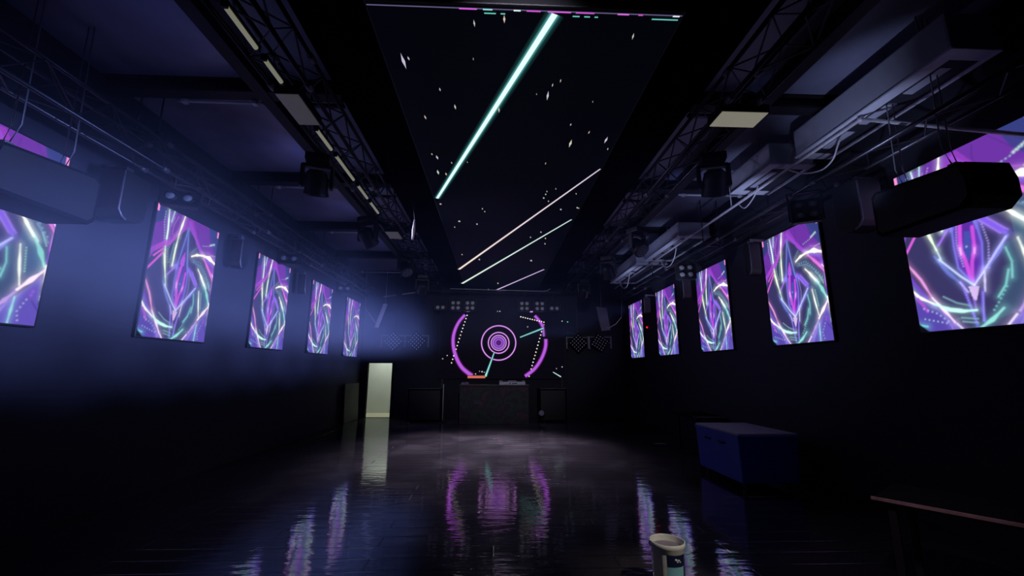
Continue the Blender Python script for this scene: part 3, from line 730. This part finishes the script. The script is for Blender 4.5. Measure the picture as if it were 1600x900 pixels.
for lab, x, nx, nz in (('four-lamp blinder above the stage screen, left pair outer one', -1.46, 2, 2), ('four-lamp blinder above the stage screen, left pair inner one', -.93, 2, 2),
                       ('four-lamp blinder above the stage screen, right pair inner one', 1.09, 2, 2), ('four-lamp blinder above the stage screen, right pair outer one', 1.66, 2, 2),
                       ('small two-lamp blinder above the stage screen, far left end', -2.02, 2, 1), ('small two-lamp blinder above the stage screen, far right end', 2.21, 2, 1)):
    blinder(lab, (x, 15.6, 4.08 if nz == 2 else 4.0), 0, nx, nz, .19, .075, -6, G2)
# pipe that carries the stage blinders
g = Geo().tube([(-3.0, 15.64, 4.62), (3.2, 15.64, 4.62)], .025)
for x in (-1.46, -.93, 1.09, 1.66): g.tube([(x, 15.64, 4.62), (x, 15.64, 4.38)], .012, 6)
for x in (-2.02, 2.21): g.tube([(x, 15.64, 4.62), (x, 15.64, 4.2)], .012, 6)
for x in (-2.6, 2.9): g.tube([(x, 15.64, 4.62), (x, 15.64, ZC)], .012, 6)
tag(obj('lighting_pipe', g, M['truss']), 'dark lighting pipe across the stage holding the round-lens blinders', 'pipe')
g = Geo().tube([(-1.65, 15.35, 4.66), (.2, 15.35, 4.62), (1.75, 15.35, 4.60), (1.92, 15.35, 4.62), (2.03, 15.35, 4.70)], .016)
tag(obj('cable', g, M['pipe']), 'pale cable strung across under the far end of the ceiling screen', 'cable')
for lab, xa, xb, za, zb in (('thin pale bar lamp high before the left matrix panels, left of two', -4.15, -3.66, 4.39, 4.47), ('thin pale bar lamp high before the left matrix panels, right of two', -3.46, -2.98, 4.50, 4.57)):
    t = thing('bar_lamp', lab, 'lamp', (0, 15.72, 0), 0, 'thin bar lamps at the back')
    obj('tube', Geo().tube([(xa, 0, za), (xb, 0, zb)], .022), M['diffuser'], t)
    obj('bracket', Geo().box((xa, .02, za - .0), (xa + .04, .05, za + .03)).tube([((xa + xb) / 2, .03, (za + zb) / 2), ((xa + xb) / 2, .03, ZC)], .01, 6), M['black'], t)
t = thing('strip_lamp', 'short pale strip lamp hanging upright left of the ceiling screen', 'lamp', (-1.52, 7.56, 4.05))
obj('tube', Geo().tube([(0, -.05, .02), (0, 0, .22), (0, .05, .44)], [.018, .03, .012], 8), M['white'], t)
obj('cord', Geo().tube([(0, .05, .44), (-.05, .06, .8), (-.1, .06, ZC - 4.05)], .006, 6), M['black'], t)

# ------------------------------------------------------------------ air units along the right side
def air_unit(label, y0, y1, x0, x1, z0, z1, slots):
    t = thing('air_unit', label, 'air conditioner', (0, 0, 0), 0, 'air units under the right ceiling')
    obj('casing', Geo().box((x0, y0, z0 + .02), (x1, y1, z1), .025), M['ac'], t)
    g = Geo()
    w = .13
    g.box((x0 - .012, y0 - .012, z0), (x0 + w, y1 + .012, z0 + .03), .01).box((x1 - .05, y0 - .012, z0), (x1 + .012, y1 + .012, z0 + .03), .01)
    g.box((x0 + w, y0 - .012, z0), (x1 - .05, y0 + .14, z0 + .03), .01).box((x0 + w, y1 - .14, z0), (x1 - .05, y1 + .012, z0 + .03), .01)
    obj('rim', g, M['rim'], t)
    obj('underside', Geo().box((x0 + .05, y0 + .05, z0 + .012), (x1 - .03, y1 - .05, z0 + .022)), M['slot'], t)
    L = (y1 - y0 - .36) / slots
    for k in range(slots):
        a = y0 + .18 + k * L
        obj('louvre', Geo().box((x0 + w + .04, a + .07, z0 + .002), (x0 + w + .15, a + L - .10, z0 + .02), .012), M['ac'], t)
    for y in (y0 + .3, y1 - .3):
        for x in (x0 + .06, x1 - .06):
            if z1 < ZC - .02: obj('hanger_rod', Geo().tube([(x, y, z1), (x, y, ZC)], .009, 6), M['grey'], t)
    return t
air_unit('long grey air unit under the right ceiling, nearest, with slotted underside', 3.37, 5.50, 4.33, 4.83, 4.75, 5.17, 3)
air_unit('short grey air unit just behind the nearest long one', 5.75, 6.85, 4.12, 4.80, 4.78, 5.14, 1)
air_unit('pale blue-lit air unit farther back on the right with a square front face', 9.2, 11.45, 4.20, 4.95, 4.76, 5.12, 3)
air_unit('pale blue-lit air unit at the back right, farthest of the four', 11.7, 14.5, 4.05, 4.95, 4.74, 5.10, 3)

# L-shaped pipe rail in front of the near air unit
g = Geo().tube([(4.40, 15.2, 4.70), (4.36, 4.46, 4.70)], .022).tube([(4.36, 4.44, 4.70), (5.06, 3.39, 3.87)], .022).lathe([(0, -.032), (.032, -.025), (.032, .025), (0, .032)], 12, T(4.36, 4.45, 4.70))
for y in (7.3, 10.2, 12.9): g.tube([(4.38, y, 4.70), (4.38, y, ZC)], .010, 6)
tag(obj('pipe_rail', g, M['pipe']), 'pale pipe running along the right air units, bent down to the wall', 'pipe')

# ------------------------------------------------------------------ loudspeakers
def bass_cabinet(label, x, sgn):
    t = thing('hanging_speaker', label, 'loudspeaker', (x, 3.40, 3.20), 0, 'hanging bass cabinets before the nearest wall screens')
    prof_ = [(0, .09), (.10, 0), (.97, 0), (1.02, .05), (1.02, .48), (.97, .53), (.13, .45), (.04, .43), (0, .26)]
    obj('cabinet', Geo().prism(prof_, -.22, .22, 0, .012), M['rubber'], t)
    obj('grille', Geo().prism([(a * .9 + .06, b * .86 + .035) for a, b in prof_], -.235 if sgn > 0 else .222, -.222 if sgn > 0 else .235, 0), M['black'], t)
    for y in (.30, .80):
        g = Geo().box((-.04, y - .04, .44), (.04, y + .04, .55), .01)
        for d in (-.03, .03): g.tube([(d, y, .54), (d * 1.5, y + .05, .75), (d, y, ZC - 3.2)], .007, 6)
        obj('hanging_cable', g, M['grey'], t)
bass_cabinet('large black bass cabinet hanging before the nearest right wall screen', 4.52, 1)
bass_cabinet('large black bass cabinet hanging in haze before the nearest left wall screen', -4.44, -1)
def wall_speaker(label, x, y, z0, z1, w, d, sgn):
    """Rounded-bottom cabinet with a lit front edge hung on a wall bracket."""
    t = thing('wall_speaker', label, 'loudspeaker', (x, y, z0), 0, 'small loudspeakers hung between the wall screens')
    H = z1 - z0
    P = [(-w / 2, H), (-w / 2, .10), (-w * .36, .03), (-w * .2, 0), (w * .2, 0), (w * .36, .03), (w / 2, .10), (w / 2, H)]
    obj('cabinet', Geo().prism(P, -d / 2, d / 2, 0, .012), M['black'], t)
    obj('trim', Geo().tube([(-sgn * d / 2, -w / 2, H * .97), (-sgn * d / 2, -w / 2, .10), (-sgn * d / 2, -w * .36, .03), (-sgn * d / 2, -w * .2, 0)], .012, 6), M['grey'], t)  # grey tube shapes the highlight on the cabinet's front edge
    obj('bracket', Geo().box((-.03, -.05, H), (.03, .05, H + .10), .006).box((-.03 if sgn > 0 else -(abs(x + 5.0)), -.04, H + .06), (5.08 - x if sgn > 0 else .03, .04, H + .10), .006), M['grey'], t)
wall_speaker('black rounded loudspeaker on the right wall between the bass cabinet and the largest whole screen', 4.72, 5.05, 3.50, 4.14, .40, .30, 1)
wall_speaker('black rounded loudspeaker on the left wall between the bass cabinet and the largest whole screen', -4.72, 5.25, 3.54, 4.16, .40, .30, -1)
wall_speaker('slim loudspeaker on the right wall between the second and third screens', 4.78, 7.48, 3.47, 4.06, .22, .2, 1)
wall_speaker('slim loudspeaker on the left wall between the second and third screens', -4.78, 7.85, 3.57, 4.10, .22, .2, -1)
wall_speaker('slim loudspeaker on the right wall between the third and fourth screens', 4.78, 10.3, 3.5, 4.02, .2, .2, 1)
wall_speaker('slim loudspeaker on the left wall between the third and fourth screens', -4.78, 10.55, 3.57, 4.05, .2, .2, -1)
wall_speaker('slim loudspeaker on the right wall between the two screens nearest the stage', 4.78, 13.1, 3.5, 4.0, .2, .2, 1)

# ------------------------------------------------------------------ LED matrix panels at the back
def matrix(label, x, z, ang):
    t = thing('matrix_panel', label, 'stage light', (x, 15.95, z), 0, 'dotted matrix panels beside the stage')
    S = .54
    obj('housing', Geo().box((-S / 2, .0, -S / 2), (S / 2, .10, S / 2), .015, R('Y', ang)), M['rubber'], t)
    g = Geo()
    for i in range(5):
        for k in range(5):
            g.lathe([(0, .020), (.017, .014), (.024, 0)], 8, R('Y', ang) @ T((i - 2) * .102, 0, (k - 2) * .102) @ R('X', 90))
    o = obj('bead_lens', g, M['bead'], t)
    g = Geo()
    for s in (-1, 1): g.box((s * .43 - .02, .02, -.22), (s * .43 + .02, .07, .24), .006)
    g.box((-.45, .08, -.02), (-.36, .12, .02)).box((.36, .08, -.02), (.45, .12, .02)).box((-.45, .10, .20), (.45, .13, .24), .004)
    obj('yoke', g, M['grey'], t)
    obj('hanger', Geo().box((-.02, .11, .22), (.02, .15, ZC - z), .004), M['black'], t)
matrix('dotted diamond-turned matrix panel left of the stage, outer one', -3.76, 2.77, 45)
matrix('dotted diamond-turned matrix panel left of the stage, inner one', -2.90, 2.77, 41)
matrix('dotted diamond-turned matrix panel right of the stage, inner one', 3.14, 2.74, 45)
matrix('dotted diamond-turned matrix panel right of the stage, outer one', 3.96, 2.76, 33)
# slanted flat arms and rods above the matrix panels
tag(obj('slanted_plate', Geo().prism([(-4.40, 3.26), (-4.27, 3.24), (-3.98, 4.12), (-4.12, 4.14)], 15.68, 15.74, 1, .006).tube([(-4.05, 15.71, 4.13), (-4.05, 15.71, ZC)], .012, 6), M['pipe']), 'pale slanting flat arm above the outer left matrix panel', 'bracket')
tag(obj('slanted_rod', Geo().tube([(-4.78, 15.71, 3.96), (-4.31, 15.71, 3.33)], .014).tube([(-4.78, 15.71, 3.96), (-4.82, 15.71, ZC)], .008, 6), M['pipe']), 'thin slanting rod meeting the flat arm left of the matrix panels', 'rod')
tag(obj('slanted_plate', Geo().prism([(3.98, 3.18), (4.32, 3.22), (4.20, 4.05), (3.80, 4.1)], 15.70, 15.76, 1, .006).tube([(4.0, 15.73, 4.08), (4.0, 15.73, ZC)], .012, 6), M['grey']), 'dark wide flat arm above the outer right matrix panel', 'bracket')
tag(obj('cable', Geo().tube([(4.75, 15.7, 3.70), (4.52, 15.68, 3.44), (4.30, 15.66, 3.32), (4.1, 15.66, 3.29)], .013).tube([(4.75, 15.7, 3.70), (4.8, 15.7, 4.4), (4.8, 15.7, ZC)], .006, 6), M['pipe']), 'pale curved cable hanging right of the right matrix panels', 'cable')

# ------------------------------------------------------------------ stage furniture
bt = thing('dj_booth', 'dark DJ booth with faint coloured printed front below the stage screen', 'booth', (0, 14.35, 0))
obj('front_panel', Geo().box((-1.13, 0, 0), (1.14, .04, 1.20), .008), M['booth'], bt)
obj('side_panel', Geo().box((-1.13, .04, 0), (-1.09, .8, 1.20), .008), M['black'], bt)
obj('side_panel', Geo().box((1.10, .04, 0), (1.14, .8, 1.20), .008), M['black'], bt)
obj('top', Geo().box((-1.16, -.03, 1.20), (1.17, .82, 1.25), .01), M['black'], bt)
g = Geo()
for cx_ in (-.60, -.50): g.tube([(cx_ + .055 * math.cos(a / 12 * PI * 2), -.008, .70 + .03 * math.sin(a / 12 * PI * 2)) for a in range(13)], .006, 6)
g.tube([(-.68, -.008, .66), (-.55, -.008, .685), (-.44, -.008, .66)], .008, 6)
obj('emblem', g, M['grey'], bt)
cj = thing('dj_controller', 'white DJ controller on the right end of the booth top', 'controller', (.60, 14.62, 1.25))
obj('body', Geo().prism([(-.2, 0), (.2, 0), (.2, .14), (-.2, .10)], -.43, .43, 0, .012), M['white'], cj)
for x in (-.08, .02, .08, .13): obj('button', Geo().box((x - .02, -.206, .03), (x + .02, -.19, .07), .004), M['black'], cj)
for x in (-.24, .24): obj('jog_wheel', Geo().lathe([(0, .03), (.10, .03), (.11, 0), (.11, -.02)], 24, T(x, 0, .125)), M['black'], cj)
mxr = thing('audio_mixer', 'small grey audio mixer on the left end of the booth top', 'mixer', (-.97, 14.5, 1.25))
obj('body', Geo().prism([(-.11, 0), (.11, 0), (.11, .07), (-.11, .035)], -.13, .13, 0, .006), M['grey'], mxr)
for i in range(3): obj('knob', Geo().lathe([(0, .03), (.012, .03), (.014, 0)], 10, T(-.07 + .07 * i, .02, .055)), M['white'], mxr)
def sub(label, x0, x1, y0, z1):
    w = x1 - x0
    t = thing('subwoofer', label, 'loudspeaker', (x0, y0, 0), 0, 'subwoofers beside the booth')
    obj('cabinet', Geo().box((0, 0, .02), (w, .75, z1), .02), M['rubber'], t)
    obj('grille', Geo().box((.05, -.012, .07), (w - .05, 0, z1 - .06), .008), M['black'], t)
    for x in (.06, w - .06):
        for y in (.06, .69): obj('foot', Geo().lathe([(.03, 0), (.03, .02)], 10, T(x, y, 0)).box((x - .02, y - .02, 0), (x + .02, y + .02, .02)), M['black'], t)
    obj('edge_trim', Geo().box((.03, -.004, z1 - .004), (w - .03, .03, z1 + .012), .003), M['grey'], t)  # grey bar shaped as the highlight along the top edge
sub('black subwoofer left of the DJ booth behind the thin pole', -2.95, -1.80, 15.1, 1.10)
sub('black subwoofer right of the DJ booth', 1.55, 2.50, 15.0, 1.11)
t = thing('stand_pole', 'thin pale upright pole standing left of the DJ booth', 'pole', (-1.73, 14.95, 0))
obj('pole', Geo().tube([(0, 0, .02), (0, 0, 1.26)], .02), M['pipe'], t)
obj('base', Geo().lathe([(0, 0), (.14, 0), (.14, .015), (.03, .025), (.022, .06)], 24), M['black'], t)
t = thing('floor_par_lamp', 'small round grey lamp on the floor right of the booth', 'stage light', (1.58, 14.62, 0))
obj('body', Geo().lathe([(0, -.10), (.07, -.10), (.10, 0), (.10, .06)], 20, T(0, 0, .33) @ R('X', 78)), M['black'], t)
obj('lens', Geo().lathe([(0, .05), (.06, .045), (.09, .03)], 20, T(0, 0, .33) @ R('X', 78)), M['lensdark'], t)
obj('stand', Geo().box((-.12, -.09, 0), (.12, .09, .02), .004).box((-.125, -.015, .01), (-.105, .015, .36), .003).box((.105, -.015, .01), (.125, .015, .36), .003), M['black'], t)
t = thing('leaning_board', 'dull grey board leaning on the left wall beside the lit doorway', 'board', (-4.93, 14.5, 0))
obj('sheet', Geo().box((0, 0, 0), (.03, 1.45, 1.26), .004, R('Y', -2.2) @ T(.05, 0, 0)), M['board'], t)
tag(obj('indicator_lamp', Geo().lathe([(0, .03), (.022, .026), (.03, 0), (.03, -.01)], 16, T(XR - .012, 13.95, 3.15) @ R('Y', -90)), M['red']), 'tiny red indicator lamp on the right wall before the farthest screen', 'lamp')
tag(obj('indicator_lamp', Geo().lathe([(0, .02), (.016, .018), (.022, 0), (.022, -.01)], 12, T(2.82, 16.33, 3.58) @ R('X', 90)), M['tealdot']), 'tiny teal indicator lamp on the back wall right of the stage screen', 'lamp')

# ------------------------------------------------------------------ loose cables on the right trusses
def loop(label, pts, r=.011):
    tag(obj('cable', Geo().tube(smooth3(pts), r), M['pipe']), label, 'cable', 'loose cables on the right truss')
def smooth3(pts, n=6):
    P = [Vector(p) for p in pts]; out = []
    for i in range(len(P) - 1):
        p0, p1, p2, p3 = P[max(i - 1, 0)], P[i], P[i + 1], P[min(i + 2, len(P) - 1)]
        for k in range(n):
            t = k / n
            out.append(.5 * ((2 * p1) + (p2 - p0) * t + (2 * p0 - 5 * p1 + 4 * p2 - p3) * t * t + (3 * p1 - p0 - 3 * p2 + p3) * t ** 3))
    return out + [P[-1]]
loop('pale cable loop hanging under the near end of the right pipe rail', [(4.38, 5.75, 4.70), (4.40, 5.5, 4.52), (4.42, 5.2, 4.42), (4.43, 5.0, 4.47), (4.43, 4.9, 4.60), (4.44, 4.85, 4.68)])
loop('pale cable loop hanging beside the short air unit', [(4.40, 7.1, 4.70), (4.38, 6.9, 4.55), (4.36, 6.6, 4.62), (4.36, 6.45, 4.76)])
loop('pale cable loop near the pale air unit with a square front face', [(4.42, 10.9, 4.70), (4.40, 10.6, 4.40), (4.40, 10.2, 4.34), (4.41, 9.95, 4.5), (4.42, 9.85, 4.69)])
loop('pale cable loop hanging under the farthest air unit', [(4.2, 13.9, 4.74), (4.2, 13.6, 4.42), (4.2, 13.1, 4.38), (4.2, 12.8, 4.74)])

# ------------------------------------------------------------------ things on the floor
t = thing('storage_bin', 'large blue plastic bin with a pale flat lid standing on the floor at right', 'bin', (4.09, 7.16, 0))
def frust(x0, x1, y0, y1, z0, x0b, x1b, y0b, y1b, z1):
    g = Geo(); b = g.bm
    v = [b.verts.new(p) for p in ((x0, y0, z0), (x1, y0, z0), (x1, y1, z0), (x0, y1, z0), (x0b, y0b, z1), (x1b, y0b, z1), (x1b, y1b, z1), (x0b, y1b, z1))]
    for q in ((3, 2, 1, 0), (4, 5, 6, 7), (0, 1, 5, 4), (1, 2, 6, 5), (2, 3, 7, 6), (3, 0, 4, 7)): b.faces.new([v[i] for i in q])
    bmesh.ops.recalc_face_normals(b, faces=b.faces)
    bmesh.ops.bevel(b, geom=list(b.edges), offset=.025, segments=3, affect='EDGES', profile=.6)
    return g
obj('body', frust(-.44, .44, -.66, .66, .10, -.46, .46, -.68, .68, .76), M['bin'], t)
obj('rim', Geo().box((-.475, -.695, .745), (.475, .695, .78), .012), M['bin'], t)
obj('lid', Geo().box((-.46, -.68, .776), (.46, .68, .812), .012), M['binlid'], t)
for s in (-1, 1): obj('handle', Geo().tube([(-.46, s * .16 - .0, .62), (-.50, s * .16, .62), (-.50, s * .30, .62), (-.46, s * .30, .62)], .012), M['black'], t)
for sx in (-1, 1):
    for sy in (-1, 1):
        obj('wheel', Geo().lathe([(0, -.02), (.045, -.02), (.05, -.012), (.05, .012), (.045, .02), (0, .02)], 16, T(sx * .34, sy * .54, .05) @ R('Y', 90)).box((sx * .34 - .03, sy * .54 - .03, .05), (sx * .34 + .03, sy * .54 + .03, .12), .004), M['black'], t)

t = thing('bucket', 'white open bucket with navy and light blue label on the floor in front', 'bucket', (1.43, 3.76, 0))
obj('body', Geo().lathe([(0, .004), (.115, .004), (.12, 0), (.132, .30), (.136, .305), (.136, .33), (.140, .335), (.140, .365), (.133, .368), (.129, .36), (.118, .03), (0, .02)], 48), M['bucket'], t)
obj('contents', Geo().lathe([(0, .318), (.06, .322), (.1268, .318)], 40), simple('greyish_bucket_contents', (.20, .17, .22), .55), t)
obj('bail_handle', Geo().tube([(.142 * math.cos(a), .142 * math.sin(a), .345 - .12 * math.sin((a + .2) / (PI + .0) * PI) * 1.0) for a in [PI * (.0 + k / 16) for k in range(17)]], .004, 6), M['grey'], t)
def wrap(a0, a1, z0, z1, off, m_, name):
    g = Geo(); b = g.bm; rows = []
    for k in range(13):
        a = a0 + (a1 - a0) * k / 12; row = []
        for z in (z0, z1):
            r = .12 + .012 * z / .30 + off
            row.append(b.verts.new((r * math.cos(a), r * math.sin(a), z)))
        rows.append(row)
    for p_, q in zip(rows, rows[1:]):
        f = b.faces.new((p_[0], q[0], q[1], p_[1])); f.smooth = True
    return obj(name, g, m_, t)
wrap(math.radians(-115), math.radians(-45), .215, .298, .0012, M['navy'], 'label').__setitem__('label', 'navy label band')
wrap(math.radians(-115), math.radians(-52), .03, .212, .0012, M['teal'], 'label').__setitem__('label', 'light blue label band')
wrap(math.radians(-130), math.radians(-116), .03, .298, .0012, M['labelwhite'], 'label').__setitem__('label', 'white label stripe')
g = Geo()
for a, z, s in ((-84, .268, 1), (-79, .252, .7), (-74, .262, .9), (-69, .25, .6)):
    a = math.radians(a); r = .1335
    g.box((-.010 * s, -.001, -.006 * s), (.010 * s, .001, .006 * s), .002, T(r * math.cos(a), r * math.sin(a), z) @ R('Z', math.degrees(a) + 90) @ R('Y', 20 * s))
obj('label_mark', g, M['labelwhite'], t)

def table(label, loc, rz, w, d, h):
    t = thing('table', label, 'table', loc, rz, None)
    obj('top', Geo().box((0, 0, h - .04), (w, d, h), .006), M['table'], t)
    obj('edge_trim', Geo().box((-.008, -.006, h - .022), (w + .004, .004, h + .004), .003), M['edge'], t)
    for x in (.10, w - .10):
        for y in (.08, d - .08): obj('leg', Geo().box((x - .025, y - .025, 0), (x + .025, y + .025, h - .04), .005), M['black'], t)
table('black table with a worn pinkish edge at the lower right of the picture', (3.02, 3.52, 0), math.atan2(-.65, .46), 1.5, .7, .75)
table('dark table standing against the right wall behind the blue bin', (4.28, 9.3, 0), 0, .70, 1.1, .76)
tag(obj('paper_scrap', Geo().prism([(-.16, -.05), (.12, -.09), (.2, .02), (-.02, .07)], 0, .008, 2, 0, T(4.0, 10.6, .002) @ R('Z', -20)), M['edge']), 'pale flattened scrap lying on the floor left of the blue bin', 'scrap')

HAZE_D = 0.12
# ------------------------------------------------------------------ haze drifting along the left wall
m = bpy.data.materials.new('blue_haze'); m.use_nodes = True; n = m.node_tree.nodes; l = m.node_tree.links
n.remove(n['Principled BSDF']); out = n['Material Output']
vs = n.new('ShaderNodeVolumeScatter'); vs.inputs['Color'].default_value = (.62, .74, 1.0, 1); vs.inputs['Anisotropy'].default_value = .0
tc = n.new('ShaderNodeTexCoord'); sp = n.new('ShaderNodeSeparateXYZ'); l.new(tc.outputs['Object'], sp.inputs[0])
def mr(src, a, b, c, d):
    x = n.new('ShaderNodeMapRange'); x.interpolation_type = 'SMOOTHSTEP'
    for k, v in zip(('From Min', 'From Max', 'To Min', 'To Max'), (a, b, c, d)): x.inputs[k].default_value = v
    l.new(src, x.inputs['Value']); return x.outputs['Result']
def mul(a, b):
    x = n.new('ShaderNodeMath'); x.operation = 'MULTIPLY'; l.new(a, x.inputs[0])
    if isinstance(b, float): x.inputs[1].default_value = b
    else: l.new(b, x.inputs[1])
    return x.outputs[0]
nz = n.new('ShaderNodeTexNoise'); nz.inputs['Scale'].default_value = .45; nz.inputs['Detail'].default_value = 3
l.new(tc.outputs['Object'], nz.inputs['Vector'])
dx = mr(sp.outputs['X'], -3.9, -1.5, 1, .012)
dz0 = mr(sp.outputs['Z'], 1.9, 2.7, 0, 1); dz1 = mr(sp.outputs['Z'], 2.8, 4.25, 1, .04)
dy = mr(sp.outputs['Y'], 2.0, 4.0, .2, 1)
dn = mr(nz.outputs['Fac'], .34, .66, .15, 1.6)
den = mul(mul(mul(mul(mul(dx, dz0), dz1), dy), dn), HAZE_D)
l.new(den, vs.inputs['Density']); l.new(vs.outputs[0], out.inputs['Volume'])
hz = obj('haze', Geo().box((-4.94, 1.0, 1.85), (5.03, 16.1, 4.8)), m)
hz['kind'] = 'stuff'; tag(hz, 'blue-lit haze drifting along the left wall before the LED screens', 'haze')

# ------------------------------------------------------------------ light
def lamp(kind, name, loc, energy, color, **kw):
    d = bpy.data.lights.new(name, kind); d.energy = energy; d.color = color
    for k, v in kw.items(): setattr(d, k, v)
    o = bpy.data.objects.new(name, d); COL.objects.link(o); o.location = loc
    return o
def aim(o, tgt): o.rotation_euler = (Vector(tgt) - o.location).to_track_quat('-Z', 'Y').to_euler()
a = lamp('AREA', 'corridor_lamp', (-4.3, 17.3, 2.66), 20, (.95, 1.0, .90), shape='RECTANGLE', size=1.0, size_y=.5)
def spot(name, loc, tgt, energy, color, deg, blend=.8, r=.12):
    aim(lamp('SPOT', name, loc, energy, color, spot_size=math.radians(deg), spot_blend=blend, shadow_soft_size=r), tgt)
BLUE = (.20, .32, 1.0); LAV = (.55, .52, 1.0)
WARM = (1.0, .92, .80)
for k in range(10):
    y = 2.6 + 1.38 * k
    spot('blue_haze_lamp', (2.75, min(y, 13.4), 2.9), (-5.0, y, 2.95), 2500 if y < 12 else 1700, (.27, .36, 1.0), 27, 1.0)  # added in mid-air to light the left haze, no fixtures there
spot('lavender_cross_lamp', (-2.4, 7.6, 4.15), (4.7, 8.6, 4.5), 200, LAV, 70, 1.0)  # added fill across the hall for the right side fittings
for y, e in ((3.7, 5), (6.6, 8), (9.3, 7), (11.9, 5)):
    spot('blue_up_lamp', (-2.75, y, 4.72), (-4.3, y + .5, 5.3), e, (.22, .27, 1.0), 105, 1.0, .05)  # added uplight to brighten the left ceiling panels
for y, e in ((4.6, 1), (7.3, 5), (10.5, 4)):
    spot('blue_up_lamp', (3.1, y, 4.75), (4.2, y + .5, 5.4), e, (.32, .38, 1.0), 105, 1.0, .05)  # same added uplight for the right ceiling
for x, y, tx, ty in ((2.9, 4.3, 4.6, 4.6), (3.0, 6.0, 4.6, 7.0), (3.0, 9.0, 4.6, 10.6), (3.0, 11.6, 4.6, 13.0)):
    spot('right_side_lamp', (x + .7, y, 3.15), (tx, ty, 4.8), 62 if y < 5 else 80, (.50, .58, 1.0), 60, 1.0, .05)  # unseen fill added to brighten the air unit undersides
spot('dance_floor_lamp', (.2, 11.6, 4.6), (-.2, 9.8, 0), 1150, (.90, .80, 1.0), 88, 1.0, .5)  # added downlight to lift the middle of the floor
spot('front_wash_lamp', (.2, .6, 4.5), (.2, 16.2, 3.0), 520, (.80, .78, 1.0), 32, .6)  # added front fill so the stage lenses and booth show
spot('bucket_lamp', (3.2, 1.2, 4.2), (1.45, 3.75, .25), 420, WARM, 15, 1.0)  # narrow fill added to brighten the bucket
spot('table_lamp', (.6, .6, 4.3), (3.05, 3.4, .75), 150, (1.0, .62, .70), 22, 1.0)  # pinkish fill added to pick out the table edge

# ------------------------------------------------------------------ camera, world, view
w = bpy.data.worlds.new('World'); scene.world = w; w.use_nodes = True
w.node_tree.nodes['Background'].inputs['Color'].default_value = (0, 0, 0, 1)
cam = bpy.data.cameras.new('camera'); co = bpy.data.objects.new('camera', cam); COL.objects.link(co)
yaw, pitch, roll, fpx = .04, .1915, .003, 662.99
F = Vector((math.sin(yaw) * math.cos(pitch), math.cos(yaw) * math.cos(pitch), math.sin(pitch)))
r_ = Vector((math.cos(yaw), -math.sin(yaw), 0)); u_ = r_.cross(F)
rt = r_ * math.cos(roll) + u_ * math.sin(roll); up = -r_ * math.sin(roll) + u_ * math.cos(roll)
Mx = Matrix((rt, up, -F)).transposed().to_4x4(); Mx.translation = (0, 0, 1.73)
co.matrix_world = Mx
cam.sensor_width = 36; cam.sensor_fit = 'HORIZONTAL'; cam.lens = fpx / 1600 * 36; cam.clip_end = 100; cam.clip_start = .05
scene.camera = co
scene.view_settings.view_transform = 'Standard'; scene.view_settings.look = 'None'
scene.view_settings.exposure = 0; scene.view_settings.gamma = 1; scene.view_settings.use_curve_mapping = False
scene.cycles.use_denoising = True
scene.cycles.max_bounces = 6; scene.cycles.volume_bounces = 1
scene.cycles.sample_clamp_indirect = 6
